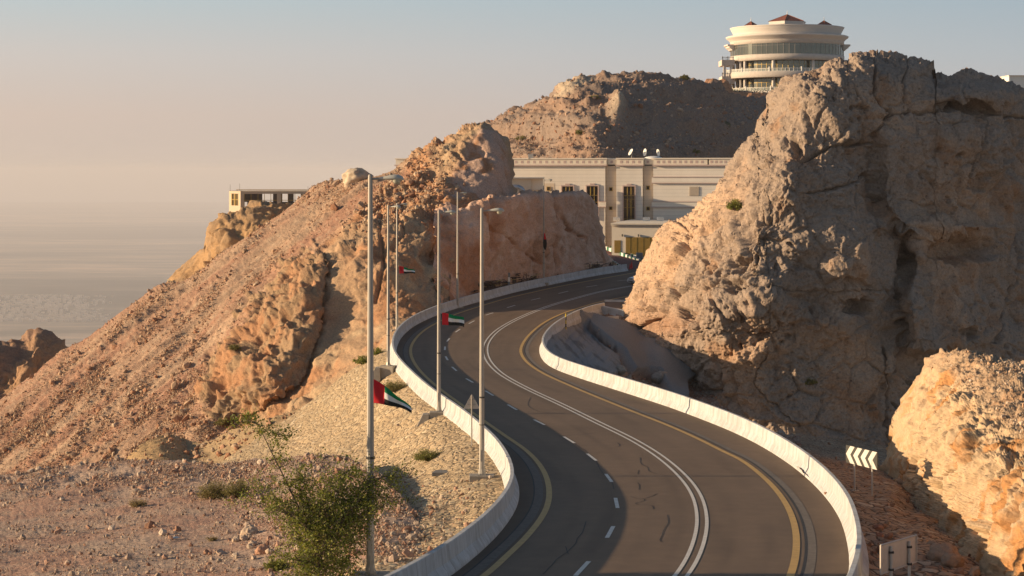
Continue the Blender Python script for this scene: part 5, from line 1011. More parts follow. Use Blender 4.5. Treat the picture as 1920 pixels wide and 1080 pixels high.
for k in range(9): pb(b, 1309, 350.2+1.85*k, 1327, 351.3+1.85*k, Yb-0.12, 0.08)
b.build('slat', M['facade_b'], lv)
# annex left with lit roof edge
ax = empty('annex', P(990, 400, 322)); OA = np.array(P(990, 400, 322))
def WA(name, rects, Y, dep, mat): o = pbw(name, rects, Y, dep, mat, ax); o.location = tuple(-OA); return o
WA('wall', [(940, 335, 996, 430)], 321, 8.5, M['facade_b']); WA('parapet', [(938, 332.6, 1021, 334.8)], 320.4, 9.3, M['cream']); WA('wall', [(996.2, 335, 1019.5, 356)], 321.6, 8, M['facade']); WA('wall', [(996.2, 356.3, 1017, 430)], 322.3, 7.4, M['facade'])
tag(ax, 'low cream annex with a sunlit roof edge left of the large building facade', 'annex')
# silver duct
b = MB(); s = 318/F; pts = []
for k in range(12):
    t = math.pi/2*k/11; pts.append(((968+10*math.sin(t)*1.2-CX)*s, 318, (HY-(351+9*(1-math.cos(t))))*s))
pts = [((940-CX)*s, 318, (HY-351)*s)]+pts+[((980.0-CX)*s, 318, (HY-380)*s)]
r = empty('air_duct', tuple(pts[-1])); b.tube([tuple(np.array(q)-np.array(pts[-1])) for q in pts], 0.42, 12); b.build('pipe', M['steel'], r, sm=True); b = MB()
for q in (3, 7, 11, 13): c_ = np.array(pts[q])-np.array(pts[-1]); c2 = np.array(pts[min(q+1, 13)])-np.array(pts[-1]) if q < 13 else c_+np.array([0, 0, -0.1]); d_ = (c2-c_)/np.linalg.norm(c2-c_+1e-9); b.tube([c_-d_*0.06, c_+d_*0.06], 0.47, 12)
b.build('flange', M['steel'], r); tag(r, 'silver curved air duct beside the annex above the rock ledge', 'duct')
bld.rotation_euler = (0, 0, math.radians(-13)); tag(bld, 'large cream stone building with tall golden framed windows below the brown hill', 'building')
# roof things
def dish(px, py, Y, R_, tilt, label, grp=None):
    x, y, z = P(px, py, Y); r = empty('satellite_dish', (x, y, z-R_*1.4)); 
    b = MB(); pr = [(R_*t, 0.28*R_*t*t) for t in np.linspace(0, 1, 7)]; b.lathe(pr, (0, 0, 0), 24); o = b.build('reflector', M['rail'], r, sm=True); o.location = (0, 0, R_*1.4); o.rotation_euler = (0, math.radians(-tilt), math.radians(20)); sd = o.modifiers.new('t', 'SOLIDIFY'); sd.thickness = 0.04
    b = MB(); b.tube([(0, 0, 0), (0.1, 0, R_*1.3)], 0.07, 6); b.build('mast', M['pole'], r); b = MB(); b.tube([(0, -0.03, 0), (0, -0.03, R_*0.9)], 0.03, 5); f_ = b.build('feed_arm', M['pole'], o); tag(r, label, 'satellite dish', grp); return r
dish(1184, 286, 332, 0.62, 62, 'leftmost white satellite dish on the roof, showing its round face', 'rooftop satellite dishes'); dish(1211, 286, 332, 0.65, 82, 'middle white satellite dish on the roof, seen nearly edge-on', 'rooftop satellite dishes'); dish(1236, 286, 332, 0.62, 100, 'rightmost satellite dish on the roof, leaning away to the right', 'rooftop satellite dishes')
r = empty('roof_cover', P(1225, 298, 331)); b = MB(); pr = [(1.6*math.cos(t), 0.5*math.sin(t)) for t in np.linspace(0, math.pi/2, 7)]; b.lathe(pr, (0, 0, 0), 20); b.build('shell', M['rail'], r, sm=True); MB().lathe([(1.7, -0.1), (1.7, 0.05), (1.58, 0.05)], (0, 0, 0), 20).build('rim', M['cream'], r); tag(r, 'low white domed cover on the roof below the right dishes', 'roof cover')
x, y, z = P(995, 297, 333); r = empty('mesh_dish', (x, y, z)); b = MB(); MB().box(-0.42, -0.4, -0.1, 0.42, 0.4, 0.75).build('base_box', M['cream'], r); MB().tube([(0, 0, 0.7), (0, 0, 2.2)], 0.05, 6).build('mast', M['dark'], r)
b = MB()
for k in range(16):
    t = 2*math.pi*k/16; b.tube([(0, 0, 2.3), (0.7*math.cos(t), 0.25, 2.3+0.7*math.sin(t)), (1.3*math.cos(t), 0.0, 2.3+1.3*math.sin(t))], 0.018, 4)
for R_, yy in ((0.45, 0.2), (0.9, 0.16), (1.3, 0.0)): b.tube([(R_*math.cos(t), yy, 2.3+R_*math.sin(t)) for t in np.linspace(0, 2*math.pi, 25)], 0.018, 4)
b.build('mesh_reflector', M['dark'], r); tag(r, 'dark spoked mesh dish on a pale box at the left end of the roof', 'mesh dish')

# garage block below
Yg = 305.0; og = np.array(P(1150, 500, Yg)); r = empty('garage_block', tuple(og)); s = Yg/F
def WG(name, rects, Y, dep, mat, bevel=0, par=None): o = pbw(name, rects, Y, dep, mat, par or r, bevel); o.location = tuple(-og); return o
WG('wall', [(1147, 424, 1330, 492)], Yg, 22, M['cream']); WG('parapet', [(1146, 418.5, 1331, 421)], Yg-0.5, 24, M['cream']); WG('parapet', [(1146.5, 421.2, 1330.5, 424)], Yg-0.25, 23, M['facade'])
g = WG('garage_door', [(1173.5, 444.5, 1260, 481)], Yg-0.05, 0.1, M['gold']); b = MB()
for k in range(5): pb(b, 1173.5+12.3*k+8, 445, 1173.5+12.3*k+8.7, 481, Yg-0.1, 0.06)
for k in range(20): pb(b, 1174, 446+1.8*k, 1260, 446.7+1.8*k, Yg-0.08, 0.05)
b.build('slat', M['frame'], g)
d_ = WG('door', [(1152, 450.5, 1164, 474)], Yg-0.05, 0.1, M['gold']); b = MB()
for k in range(12): pb(b, 1152.3, 451.5+1.9*k, 1163.7, 452.2+1.9*k, Yg-0.08, 0.05)
b.build('slat', M['frame'], d_)
for q in (1167.5, 1198): WG('wall_lamp', [(q-1, 439, q+1, 443.5)], Yg-0.35, 0.3, M['dark'], 0.03)
WG('base_strip', [(1173, 481.2, 1330, 492)], Yg-0.4, 0.38, M['facade'])
r.rotation_euler = (0, 0, math.radians(-11)); tag(r, 'low cream garage block with golden louvred doors below the large building', 'garage')
for q, lab in ((1156, 'rooftop air conditioner with dark fan on the garage roof'), (1212, 'small air conditioner on the garage roof left of the far lamp post'), (1238, 'small air conditioner on the garage roof right of the far lamp post')):
    x, y, z = P(q, 414.5, 318); o = empty('air_conditioner', (x, y, z)); MB().box(-0.55, -0.3, 0, 0.55, 0.3, 0.62).build('casing', M['rail'], o, bevel=0.02); MB().lathe([(0.2, 0), (0.22, 0.02)], (0, 0, 0), 16).build('fan', M['dark'], o); o.children[-1].rotation_euler = (math.radians(90), 0, 0); o.children[-1].location = (0.1, -0.31, 0.32); tag(o, lab, 'air conditioner', 'air conditioners on the garage roof')
# maroon ramp, kerbs
def quad_sheet(name, pts, mat, label=None, cat=None, kind=None, th=0.0):
    V = [P(*q) for q in pts]; n = len(V); b = MB(); b.add(V, [tuple(range(n))]); o = b.build(name, mat); tag(o, label, cat, kind=kind); return o
quad_sheet('pavement', [(1095, 528, 256), (1135, 470, 322), (1132, 462, 328), (1240, 484, 302), (1300, 500, 292), (1250, 512, 255), (1190, 512, 251), (1150, 512, 249)], M['brick'], kind='structure')
def kerb(pts, label, w_=0.28, h=0.32, n=14):
    q = np.array([P(*p_) for p_ in pts]); d = np.concatenate([[0], np.cumsum(np.linalg.norm(np.diff(q, axis=0), axis=1))]); u = np.linspace(0, d[-1], n+1); c = np.stack([np.interp(u, d, q[:, k]) for k in range(3)], 1)
    b = MB()
    for i in range(n):
        a, e = c[i], c[i+1]; t = (e-a)/np.linalg.norm(e-a); nn2 = np.array([-t[1], t[0], 0])*w_/2; up = np.array([0, 0, h]); v = [a-nn2, a+nn2, e+nn2, e-nn2]; v = [k_-np.array([0, 0, 0.2]) for k_ in v]+[k_+up for k_ in v]
        b.add(v, [(4, 5, 6, 7), (0, 1, 5, 4), (1, 2, 6, 5), (2, 3, 7, 6), (3, 0, 4, 7)], i % 2)
    o = b.build('painted_kerb', [M['kgreen'], M['white']]); tag(o, label, 'kerb', 'green and white painted kerbs')
kerb([(1131, 464, 318), (1152, 471.5, 310), (1175, 481, 300), (1195, 488.5, 291), (1230, 500, 280)], 'lower of the two parallel green and white kerbs beside the maroon ramp', n=24)
kerb([(1146, 465, 322), (1165, 473.5, 311), (1190, 482, 302), (1230, 493, 292)], 'upper green and white kerb, nearest the garage door', n=20)
kerb([(1139, 489.5, 281), (1150, 493.5, 272), (1158, 498.5, 262), (1164, 502, 257)], 'short weathered kerb just behind the end of the far barrier', n=10)
x, y, z = P(1199, 487, 297); r = empty('utility_cabinet', (x, y, z)); MB().box(-0.5, -0.25, 0, 0.5, 0.3, 1.05).build('casing', M['cabinet'], r, bevel=0.02); MB().box(-0.44, -0.275, 0.1, -0.02, -0.253, 0.98).build('door', M['cabinet'], r); MB().box(0.02, -0.275, 0.1, 0.44, -0.253, 0.98).build('door', M['cabinet'], r); tag(r, 'grey utility cabinet in front of the golden garage door', 'cabinet')
for px, py, Y, h_, lab in ((1181.5, 505, 254, 0.75, 'shorter red traffic cone left of the taller one on the maroon paving'), (1184.5, 503.5, 256, 0.95, 'taller red traffic cone near the car')):
    x, y, z = P(px, py, Y); r = empty('traffic_cone', (x, y, z)); MB().lathe([(0.16, 0.04), (0.03, h_), (0.0, h_)], (0, 0, 0), 16).build('cone_body', M['cone'], r, sm=True); MB().box(-0.2, -0.2, 0, 0.2, 0.2, 0.045).build('base', M['rubber'], r); tag(r, lab, 'traffic cone', 'traffic cones')

# ------------------------------------------------------------------ white car coming down, half hidden by the rock
x, y, z = P(1183, 530, 229); z = -float(hroad(y))+0.01
car = empty('parked_car', (x, y, z), 0.0); car.name = 'white_car'
hw = 0.86
sec = [(0.0, 0.30, 0.62, 0.80), (0.12, 0.24, 0.74, 0.84), (0.9, 0.24, 0.92, 0.86), (1.15, 0.24, 0.96, 0.87), (3.3, 0.24, 1.0, 0.87), (3.9, 0.24, 0.98, 0.86), (4.25, 0.28, 0.90, 0.82), (4.35, 0.35, 0.8, 0.78)]
b = MB(); v = []; f = []
for (l, zb, zt, w_) in sec:
    v += [(-w_*0.93, l, zb), (-w_, l, (zb+zt)/2), (-w_*0.9, l, zt), (w_*0.9, l, zt), (w_, l, (zb+zt)/2), (w_*0.93, l, zb)]
for i in range(len(sec)-1):
    for k in range(6): f.append((i*6+k, i*6+(k+1) % 6, (i+1)*6+(k+1) % 6, (i+1)*6+k))
f += [(0, 1, 2, 3, 4, 5), tuple(6*(len(sec)-1)+k for k in range(6))[::-1]]; b.add(v, f); body = b.build('body', M['carwhite'], car, sm=False, bevel=0.04)
b = MB(); cab = [(1.05, 0.95, 0.80), (1.75, 1.40, 0.62), (2.2, 1.46, 0.62), (3.2, 1.42, 0.61), (3.95, 0.97, 0.76)]; v = []; f = []
for l, zt, w_ in cab: v += [(-0.80, l, 0.94), (-w_, l, zt), (w_, l, zt), (0.80, l, 0.94)]
for i in range(len(cab)-1):
    for k in range(3): f.append((i*4+k, i*4+k+1, (i+1)*4+k+1, (i+1)*4+k))
b.add(v, f); b.build('window_glass', M['winglass'], car, sm=False)
b = MB(); b.add([(-0.60, 1.78, 1.425), (0.60, 1.78, 1.425), (0.60, 3.2, 1.45), (-0.60, 3.2, 1.45), (-0.60, 2.3, 1.485), (0.60, 2.3, 1.485)], [(0, 1, 5, 4), (4, 5, 2, 3)]); o = b.build('roof', M['carwhite'], car); sd = o.modifiers.new('t', 'SOLIDIFY'); sd.thickness = 0.03
b = MB()
for sx in (-1, 1): b.tube([(sx*0.80, 1.08, 0.96), (sx*0.61, 1.76, 1.42)], 0.035, 5); b.tube([(sx*0.78, 2.45, 0.96), (sx*0.62, 2.4, 1.45)], 0.035, 5); b.tube([(sx*0.76, 3.9, 0.98), (sx*0.61, 3.22, 1.43)], 0.04, 5)
b.build('pillars', M['carwhite'], car)
M['headl'] = simple('headlight_glass', (0.6, 0.6, 0.62), 0.1, var=0.02, spec=0.8)
for sx in (-1, 1):
    MB().box(sx*0.50-0.2, -0.03, 0.60, sx*0.50+0.2, 0.12, 0.74).build('headlight', M['headl'], car, bevel=0.03); MB().box(sx*0.95-0.09, 1.2, 0.93, sx*0.95+0.09, 1.32, 1.06).build('mirror', M['carwhite'], car, bevel=0.03)
    for yy in (0.82, 3.45):
        wl_ = MB().lathe([(0.0, -0.1), (0.31, -0.1), (0.33, -0.06), (0.33, 0.06), (0.31, 0.1), (0, 0.1)], (0, 0, 0), 20).build('wheel', M['rubber'], car, sm=False); wl_.rotation_euler = (0, math.radians(90), 0); wl_.location = (sx*0.80, yy, 0.33)
        MB().lathe([(0.0, -0.115), (0.19, -0.11), (0.2, 0.11), (0, 0.115)], (0, 0, 0), 16).build('rim', M['steel'], wl_)
MB().box(-0.35, -0.035, 0.62, 0.35, 0.05, 0.70).build('grille', M['dark'], car); MB().box(-0.80, -0.06, 0.32, 0.80, 0.08, 0.52).build('bumper', M['carwhite'], car, bevel=0.04); MB().box(-0.5, -0.075, 0.34, 0.5, -0.062, 0.42).build('air_intake', M['dark'], car); MB().box(-0.22, -0.08, 0.45, 0.22, -0.064, 0.52).build('number_plate', M['rail'], car)
car.rotation_euler = (0, 0, math.radians(-62)); tag(car, 'white car coming round the bend, half hidden behind the big rock', 'car')

# ------------------------------------------------------------------ round tower
Yt = 500.0; st = Yt/F; Rg = 105.5*st; tx, _, _ = P(1475.5, 0, Yt); yf = Yt-Rg
def tz(py, R_=None): return (HY-py)/F*(Yt-(R_ or Rg))
z0 = tz(175); tower = empty('round_tower', (tx, Yt, z0))
def TL(name, prof, mat, n=96, sm=True, par=None): 
    b = MB(); b.lathe([(r_, z_-z0) for r_, z_ in prof], (0, 0, 0), n); return b.build(name, mat, par or tower, sm=sm)
R = lambda px_half: px_half*st
TL('cornice', [(R(99), tz(62)), (R(99), tz(60)), (R(101), tz(56)), (R(103), tz(52)), (R(104.5), tz(49.5)), (R(104.5), tz(48)), (R(106), tz(47)), (R(106.5), tz(45.3)), (R(104), tz(44.8)), (R(60), tz(44.2))], M['tsmooth'])
TL('upper_wall', [(R(99.3), tz(65)), (R(99.3), tz(56))], M['tstone'])
TL('cornice', [(R(105.8), tz(72)), (R(107), tz(71)), (R(109.5), tz(68)), (R(112.5), tz(66.3)), (R(113.5), tz(65)), (R(114.5), tz(63)), (R(112), tz(61.8)), (R(98), tz(61.2))], M['tsmooth'])
TL('stone_band', [(R(104.5), tz(80)), (R(105.8), tz(79.8)), (R(105.8), tz(71.5))], M['tstone'])
gl = TL('glass_band', [(R(104.8), tz(101)), (R(104.8), tz(79.5))], M['tglass'], 64, False)
b = MB()
for k in range(64):
    a = 2*math.pi*k/64; r_ = R(105.05); b.tube([(r_*math.cos(a), r_*math.sin(a), tz(101)-z0), (r_*math.cos(a), r_*math.sin(a), tz(79.8)-z0)], 0.035, 4)
b.lathe([(R(105.2), tz(84)-z0), (R(105.2), tz(83.5)-z0)], (0, 0, 0), 64); b.build('mullion', M['louver'], gl)
TL('stone_band', [(R(100), tz(111.3)), (R(106.4), tz(111.5)), (R(106.4), tz(100.3)), (R(104.4), tz(100))], M['tstone'])
TL('balcony_slab', [(R(92), tz(144.2)), (R(118), tz(144.5)), (R(118.6), tz(144)), (R(118.6), tz(134)), (R(117.8), tz(133.4)), (R(90), tz(133.2))], M['tstone'])
TL('balcony_slab', [(R(92), tz(178)), (R(108), tz(178)), (R(108.5), tz(171)), (R(107.5), tz(170)), (R(90), tz(169.8))], M['tsmooth'])
def floor_glass(p0, p1):
    g_ = TL('glass_wall', [(R(90), tz(p1)), (R(90), tz(p0))], M['tglass'], 56, False); b = MB()
    for k in range(56):
        a = 2*math.pi*k/56; r_ = R(90.2); b.tube([(r_*math.cos(a), r_*math.sin(a), tz(p1)-z0), (r_*math.cos(a), r_*math.sin(a), tz(p0)-z0)], 0.04, 4)
    for q in (0.35, 0.7):
        zz = tz(p0)*(1-q)+tz(p1)*q-z0; b.lathe([(R(90.3), zz-0.03), (R(90.3), zz+0.03)], (0, 0, 0), 56)
    b.build('mullion', M['frame'], g_)
floor_glass(111.4, 133.3); floor_glass(144.3, 170)
for p0, p1 in ((111.5, 133.3), (144.4, 170)):
    for ang in (-175, -163, -155, -147, -112, -70, -30):
        a = math.radians(ang); b = MB(); r_ = R(101.5); b.tube([(r_*math.cos(a), r_*math.sin(a), tz(p1)-z0), (r_*math.cos(a), r_*math.sin(a), tz(p0)-z0)], 0.36, 12); b.build('column', M['tsmooth'], tower, sm=True)
def railing(Rp, p0, p1, a0=-200, a1=20, step=3.6):
    b = MB(); r_ = R(Rp); zt, zb = tz(p0, r_)-z0, tz(p1, r_)-z0; arc = [math.radians(t) for t in np.arange(a0, a1+0.1, 2)]
    for zz, w_ in ((zt, 0.06), (zb+0.12, 0.05)): b.tube([(r_*math.cos(t), r_*math.sin(t), zz) for t in arc], w_, 5)
    for k, t in enumerate(np.arange(a0, a1+0.1, step)):
        t = math.radians(t); c_, s_ = math.cos(t), math.sin(t); big = k % 8 == 0; w_ = 0.2 if big else 0.06; hh = 0.38 if big else 0.0
        b.tube([(r_*c_, r_*s_, zb), (r_*c_, r_*s_, zt+hh)], w_, 6)
    o = b.build('railing', M['rail'], tower); b = MB(); b.lathe([(r_-0.02, zb+0.15), (r_-0.02, zt-0.05)], (0, 0, 0), 90, math.radians(a0), math.radians(a1)); b.build('glass_panel', M['tpan'], o); return o
m, n, b_ = newmat('pale_glass_panel'); b_.inputs['Base Color'].default_value = (0.45, 0.48, 0.44, 1); b_.inputs['Roughness'].default_value = 0.15; b_.inputs['Alpha'].default_value = 0.6; M['tpan'] = m
railing(116.8, 127.3, 133.6); railing(107.3, 163, 170.3)
# side ledges
b = MB()
LP = [(R(104), tz(89.5)-z0), (R(108), tz(89.2)-z0), (R(110), tz(87)-z0), (R(114), tz(84)-z0), (R(114.5), tz(82)-z0), (R(117.5), tz(80.5)-z0), (R(117.5), tz(78.2)-z0), (R(104), tz(77.8)-z0)]
for a0 in (163, -14):
    b.lathe(LP, (0, 0, 0), 16, math.radians(a0), math.radians(a0+31))
    for t in (math.radians(a0), math.radians(a0+31)): b.add([(r_*math.cos(t), r_*math.sin(t), z_) for r_, z_ in LP], [tuple(range(8))])
b.build('side_ledge', M['tsmooth'], tower, sm=False)
# roofs
def pyr(px, apex, eave, half, base=None, nside=6, rot=0.26, yy=0):
    r_ = half*st; x_ = (px-1475.5)*st; zt, ze = tz(apex, -0.01)-z0, tz(eave, -0.01)-z0
    b = MB(); v = [(x_+r_*math.cos(rot+2*math.pi*k/nside), yy+r_*math.sin(rot+2*math.pi*k/nside), ze) for k in range(nside)]+[(x_, yy, zt)]
    b.add(v, [(k, (k+1) % nside, nside) for k in range(nside)]+[tuple(range(nside))[::-1]]); o = b.build('roof', M['troof'], tower); b = MB()
    for k in range(nside): b.tube([v[k], v[-1]], 0.07, 5)
    b.build('ridge', M['cone2'], o)
    b = MB(); b.prism([(x_+0.97*r_*math.cos(rot+2*math.pi*k/nside), yy+0.97*r_*math.sin(rot+2*math.pi*k/nside)) for k in range(nside)], ze-(base or 3)*st, ze-0.03); b.build('roof_drum', M['tsmooth'], tower); b = MB(); b.tube([(x_, yy, zt-0.1), (x_, yy, zt+0.35), (x_, yy, zt+1.0)], [0.11, 0.09, 0.02], 8); b.build('finial', M['rail'], o)
M['cone2'] = simple('ridge_tiles', (0.36, 0.13, 0.07), 0.8, var=0.1)
pyr(1476, 27, 41, 38, 6); pyr(1408, 40, 48, 14, 3, 6, 0.5); pyr(1545, 38.5, 47, 15.5, 3, 6, 0.5)
# left wing balcony
s5 = 497/F; b = MB(); b.box((1348-1475.5)*s5, -6, (HY-124)*s5-z0, (1372-1475.5)*s5, 2, (HY-113.5)*s5-z0); b.build('wing', M['tstone'], tower)
for q in (1353.5, 1366): MB().box((q-2.5-1475.5)*s5, -5.8, (HY-146)*s5-z0, (q+2.5-1475.5)*s5, -5, (HY-124)*s5-z0).build('column', M['tsmooth'], tower)
MB().box((1348.5-1475.5)*s5, -6, (HY-158)*s5-z0, (1372-1475.5)*s5, 2, (HY-144)*s5-z0).build('wing', M['tstone'], tower)
b = MB(); 
for yb_ in (108.5, 138.5):
    zz = (HY-yb_)*s5-z0; b.box((1348.3-1475.5)*s5, -6.1, zz-0.08, (1370-1475.5)*s5, -5.98, zz+0.06)
    for k in range(9): xx = (1349+2.5*k-1475.5)*s5; b.box(xx-(0.14 if k % 4 == 0 else 0.05), -6.1, zz-0.75, xx+(0.14 if k % 4 == 0 else 0.05), -6.0, zz+(0.2 if k % 4 == 0 else 0))
b.build('wing_railing', M['rail'], tower)
tag(tower, 'round cream tower with bands of glass and red peaked roofs on the hilltop', 'tower')

# pavilion on the left ridge
zf = (HY-358.5)/F*286; zl = (HY-402)/F*286
A_ = np.array([(451-CX)/F*286, 286.]); B_ = np.array([(429.5-CX)/F*289.5, 289.5]); L_ = 13.5; D_ = np.array([A_[0]+L_, 286.7]); ux = (D_-A_)/np.linalg.norm(D_-A_); uy = np.array([-ux[1], ux[0]])
pv_ = empty('pavilion', (A_[0], A_[1], zl))
def loc2(q, z_): return (q[0]-A_[0], q[1]-A_[1], z_-zl)
def wallbox(b, p0, p1, z_0, z_1, th):
    d = (p1-p0)/np.linalg.norm(p1-p0); nn2 = np.array([-d[1], d[0]])*th; v = [loc2(p0, z_0), loc2(p1, z_0), loc2(p1+nn2, z_0), loc2(p0+nn2, z_0), loc2(p0, z_1), loc2(p1, z_1), loc2(p1+nn2, z_1), loc2(p0+nn2, z_1)]
    b.add(v, [(0, 3, 2, 1), (4, 5, 6, 7), (0, 1, 5, 4), (1, 2, 6, 5), (2, 3, 7, 6), (3, 0, 4, 7)])
ppm = F/286; M['pcream'] = simple('pavilion_render', (0.52, 0.41, 0.30), 0.85, var=0.03)
def zz_(py): return (HY-py)/ppm
def ax_(px): return A_+ux*((px-451)/ppm)
Bk = 12.0
# end wall, facing the sun, with a window opening
b = MB(); wallbox(b, B_, A_, zz_(402), zz_(385.7), 0.4); wallbox(b, B_, A_, zz_(363.3), zf, 0.4); e = (A_-B_); wallbox(b, B_, B_+e*0.2, zz_(385.8), zz_(363.2), 0.4); wallbox(b, B_+e*0.82, A_, zz_(385.8), zz_(363.2), 0.4); b.build('end_wall', M['pcream'], pv_)
wn = MB(); wallbox(wn, B_+e*0.2+np.array([0.05, 0.12]), B_+e*0.82+np.array([0.05, 0.12]), zz_(385.8), zz_(363.2), 0.05); wo_ = wn.build('window', simple('bronze_glass', (0.09, 0.06, 0.02), 0.4), pv_); b = MB(); wallbox(b, B_+e*0.2, B_+e*0.82, zz_(375), zz_(374), 0.1); wallbox(b, B_+e*0.48, B_+e*0.54, zz_(385.8), zz_(363.2), 0.1); wallbox(b, B_+e*0.2, B_+e*0.23, zz_(385.8), zz_(363.2), 0.1); wallbox(b, B_+e*0.79, B_+e*0.82, zz_(385.8), zz_(363.2), 0.1); b.build('frame', M['frame'], wo_)
# front frame
b = MB(); wallbox(b, A_, D_, zz_(363.5), zz_(358.7), 0.4)
for p0, p1 in ((451.5, 457.5), (519, 526.5), (566, 571.5), (600, 606)): wallbox(b, ax_(p0), ax_(p1), zz_(402), zz_(363.6), 0.38)
b.build('front_wall', M['pcream'], pv_)
b = MB(); off_ = uy*Bk*-1 if uy[1] < 0 else uy*Bk
wallbox(b, A_+off_, D_+off_, zz_(365), zz_(358.7), 0.3); wallbox(b, A_+off_, D_+off_, zz_(402), zz_(381), 0.3)
for p0, p1 in ((440, 480), (501, 519), (530, 541), (555, 610)): wallbox(b, ax_(p0)+off_*1.0, ax_(p1)+off_*1.0, zz_(381), zz_(365), 0.28)
wallbox(b, B_+ux*0.9+uy*0.5, B_+ux*0.9+off_, zz_(402), zz_(359), 0.25); b.build('back_wall', simple('pavilion_interior_shade', (0.12, 0.11, 0.10), 0.8), pv_)  # interior shade put into the back wall's dark colour
b = MB()
for p0 in (457.5, 470, 483, 495, 507, 519): wallbox(b, ax_(p0)+uy*0.1, ax_(p0+0.9)+uy*0.1, zz_(395), zz_(363.6), 0.08)
for p0 in (526.5, 539, 552, 565.5): wallbox(b, ax_(p0)+uy*0.1, ax_(p0+0.9)+uy*0.1, zz_(395), zz_(363.6), 0.08)
wallbox(b, ax_(457.5)+uy*0.1, ax_(519)+uy*0.1, zz_(376), zz_(375), 0.07); wallbox(b, ax_(526.5)+uy*0.1, ax_(566)+uy*0.1, zz_(376), zz_(375), 0.07); b.build('window_frame', M['frame'], pv_)
b = MB()
for k in range(16):
    p0 = A_+(D_-A_)*(k+0.3)/16; 
    if k % 4 in (0, 1): wallbox(b, p0+uy*0.6, p0+uy*0.6+ux*0.42, zf-0.25, zf-0.05, Bk-0.8)
b.build('roof_slab', M['facade_b'], pv_)
b = MB(); wallbox(b, B_+uy*0.2, D_+uy*0.5, zf-0.04, zf+0.06, 0.35); wallbox(b, B_+off_, D_+off_+ux*1.5, zf+0.0, zf+0.14, 0.5); wallbox(b, A_+uy*5+ux*0, D_+uy*5, zf-0.1, zf+0.03, 0.4); b.build('roof_edge', M['facade_b'], pv_)
b = MB()
for q, Y_, h_ in ((431.5, 289.5, 13.5), (449.5, 300, 14), (577.5, 300, 8), (600, 300, 9)):
    p_ = np.array([(q-CX)/F*Y_, Y_]); x_, y_, z_ = loc2(p_, zf); b.tube([(x_, y_, z_-0.3), (x_, y_, z_+h_/F*Y_*0.9)], 0.02, 4)
b.build('lightning_rod', M['dark'], pv_)
tag(pv_, 'open framed cream pavilion on the rocky ridge at the left', 'pavilion')
# curved terrace wall on the ridge
b = MB(); pts = [(314, 523, 258), (322, 528, 256.5), (335, 530, 255.5), (350, 531, 255.5), (362, 532, 256.5)]
q = [np.array(P(*t)) for t in pts]; v = []; f = []
for t in q: v += [t+np.array([0, 0, -0.9]), t, t+np.array([0, 0.35, 0]), t+np.array([0, 0.35, -0.9])]
for i in range(len(q)-1):
    for k in range(4): f.append((4*i+k, 4*i+(k+1) % 4, 4*i+4+(k+1) % 4, 4*i+4+k))
M['oldwall'] = simple('old_wall', (0.40, 0.33, 0.20), 0.9, var=0.15, scale=3, bump=0.05, bscale=5)
o = MB().add(v, f+[(0, 1, 2, 3), (len(v)-1, len(v)-2, len(v)-3, len(v)-4)]).build('retaining_wall', M['oldwall']); tag(o, 'small curved retaining wall on the ridge left of the rock head', 'wall')
# far right and far left buildings peeping out
x, y, z = P(1930, 200, 420); r = empty('white_building', (x, y, z)); sB = 420/F; MB().box(-38*sB, 0, -40, 60*sB, 12, 57.5*sB).build('wall', M['rail'], r); MB().box(-39*sB, -0.3, 57.5*sB, 60*sB, 12.2, 59*sB).build('parapet', M['facade'], r); MB().tube([(-35*sB, 4, 55*sB), (-35*sB, 4, 66*sB)], 0.03, 5).build('antenna', M['pole'], r); tag(r, 'pale flat roofed building peeping over the big rock at the far right edge', 'building')
# town far below
rs = np.random.RandomState(5); b = MB()
for k in range(620):
    d = 12500+rs.rand()**1.2*2600; X = rs.uniform(-0.262, -0.198-0.02*rs.rand())*d; 
    if vnoise(np.array([[X*0.002, d*0.002, 0]]), 3)[0] < -0.25: continue
    w_, l_, h_ = rs.uniform(12, 24), rs.uniform(12, 26), rs.uniform(7, 18); b.box(X, d, -951, X+w_, d+l_, -950+h_)
M['townm'] = simple('town_walls', (0.62, 0.50, 0.38), 0.9, var=0.1, scale=0.01); o = b.build('town_houses', M['townm']); tag(o, kind='stuff')

# ------------------------------------------------------------------ vegetation
def leaves(centers, rad, per, size, cols, flat=0.8):
    n = len(centers)*per; c = np.repeat(np.array(centers), per, 0)+RS.randn(n, 3)*np.repeat(np.array(rad), per)[:, None]*np.array([1, 1, flat])*0.55
    q = np.array([(-0.5, 0, 0), (0, -0.28, 0.06), (0.5, 0, 0), (0, 0.28, 0.06)]); R_ = rotm(n); s_ = size*RS.uniform(0.6, 1.3, n)
    V = np.einsum('nij,kj->nki', R_, q)*s_[:, None, None]+c[:, None]; cl = np.array(cols)[RS.randint(0, len(cols), n)]*RS.uniform(0.75, 1.25, (n, 1))
    return V.reshape(-1, 3), (np.arange(n)[:, None]*4+np.arange(4)[None]), np.repeat(cl, 4, 0)
GRN = [(0.17, 0.20, 0.025), (0.23, 0.24, 0.03), (0.13, 0.155, 0.022), (0.29, 0.27, 0.04)]
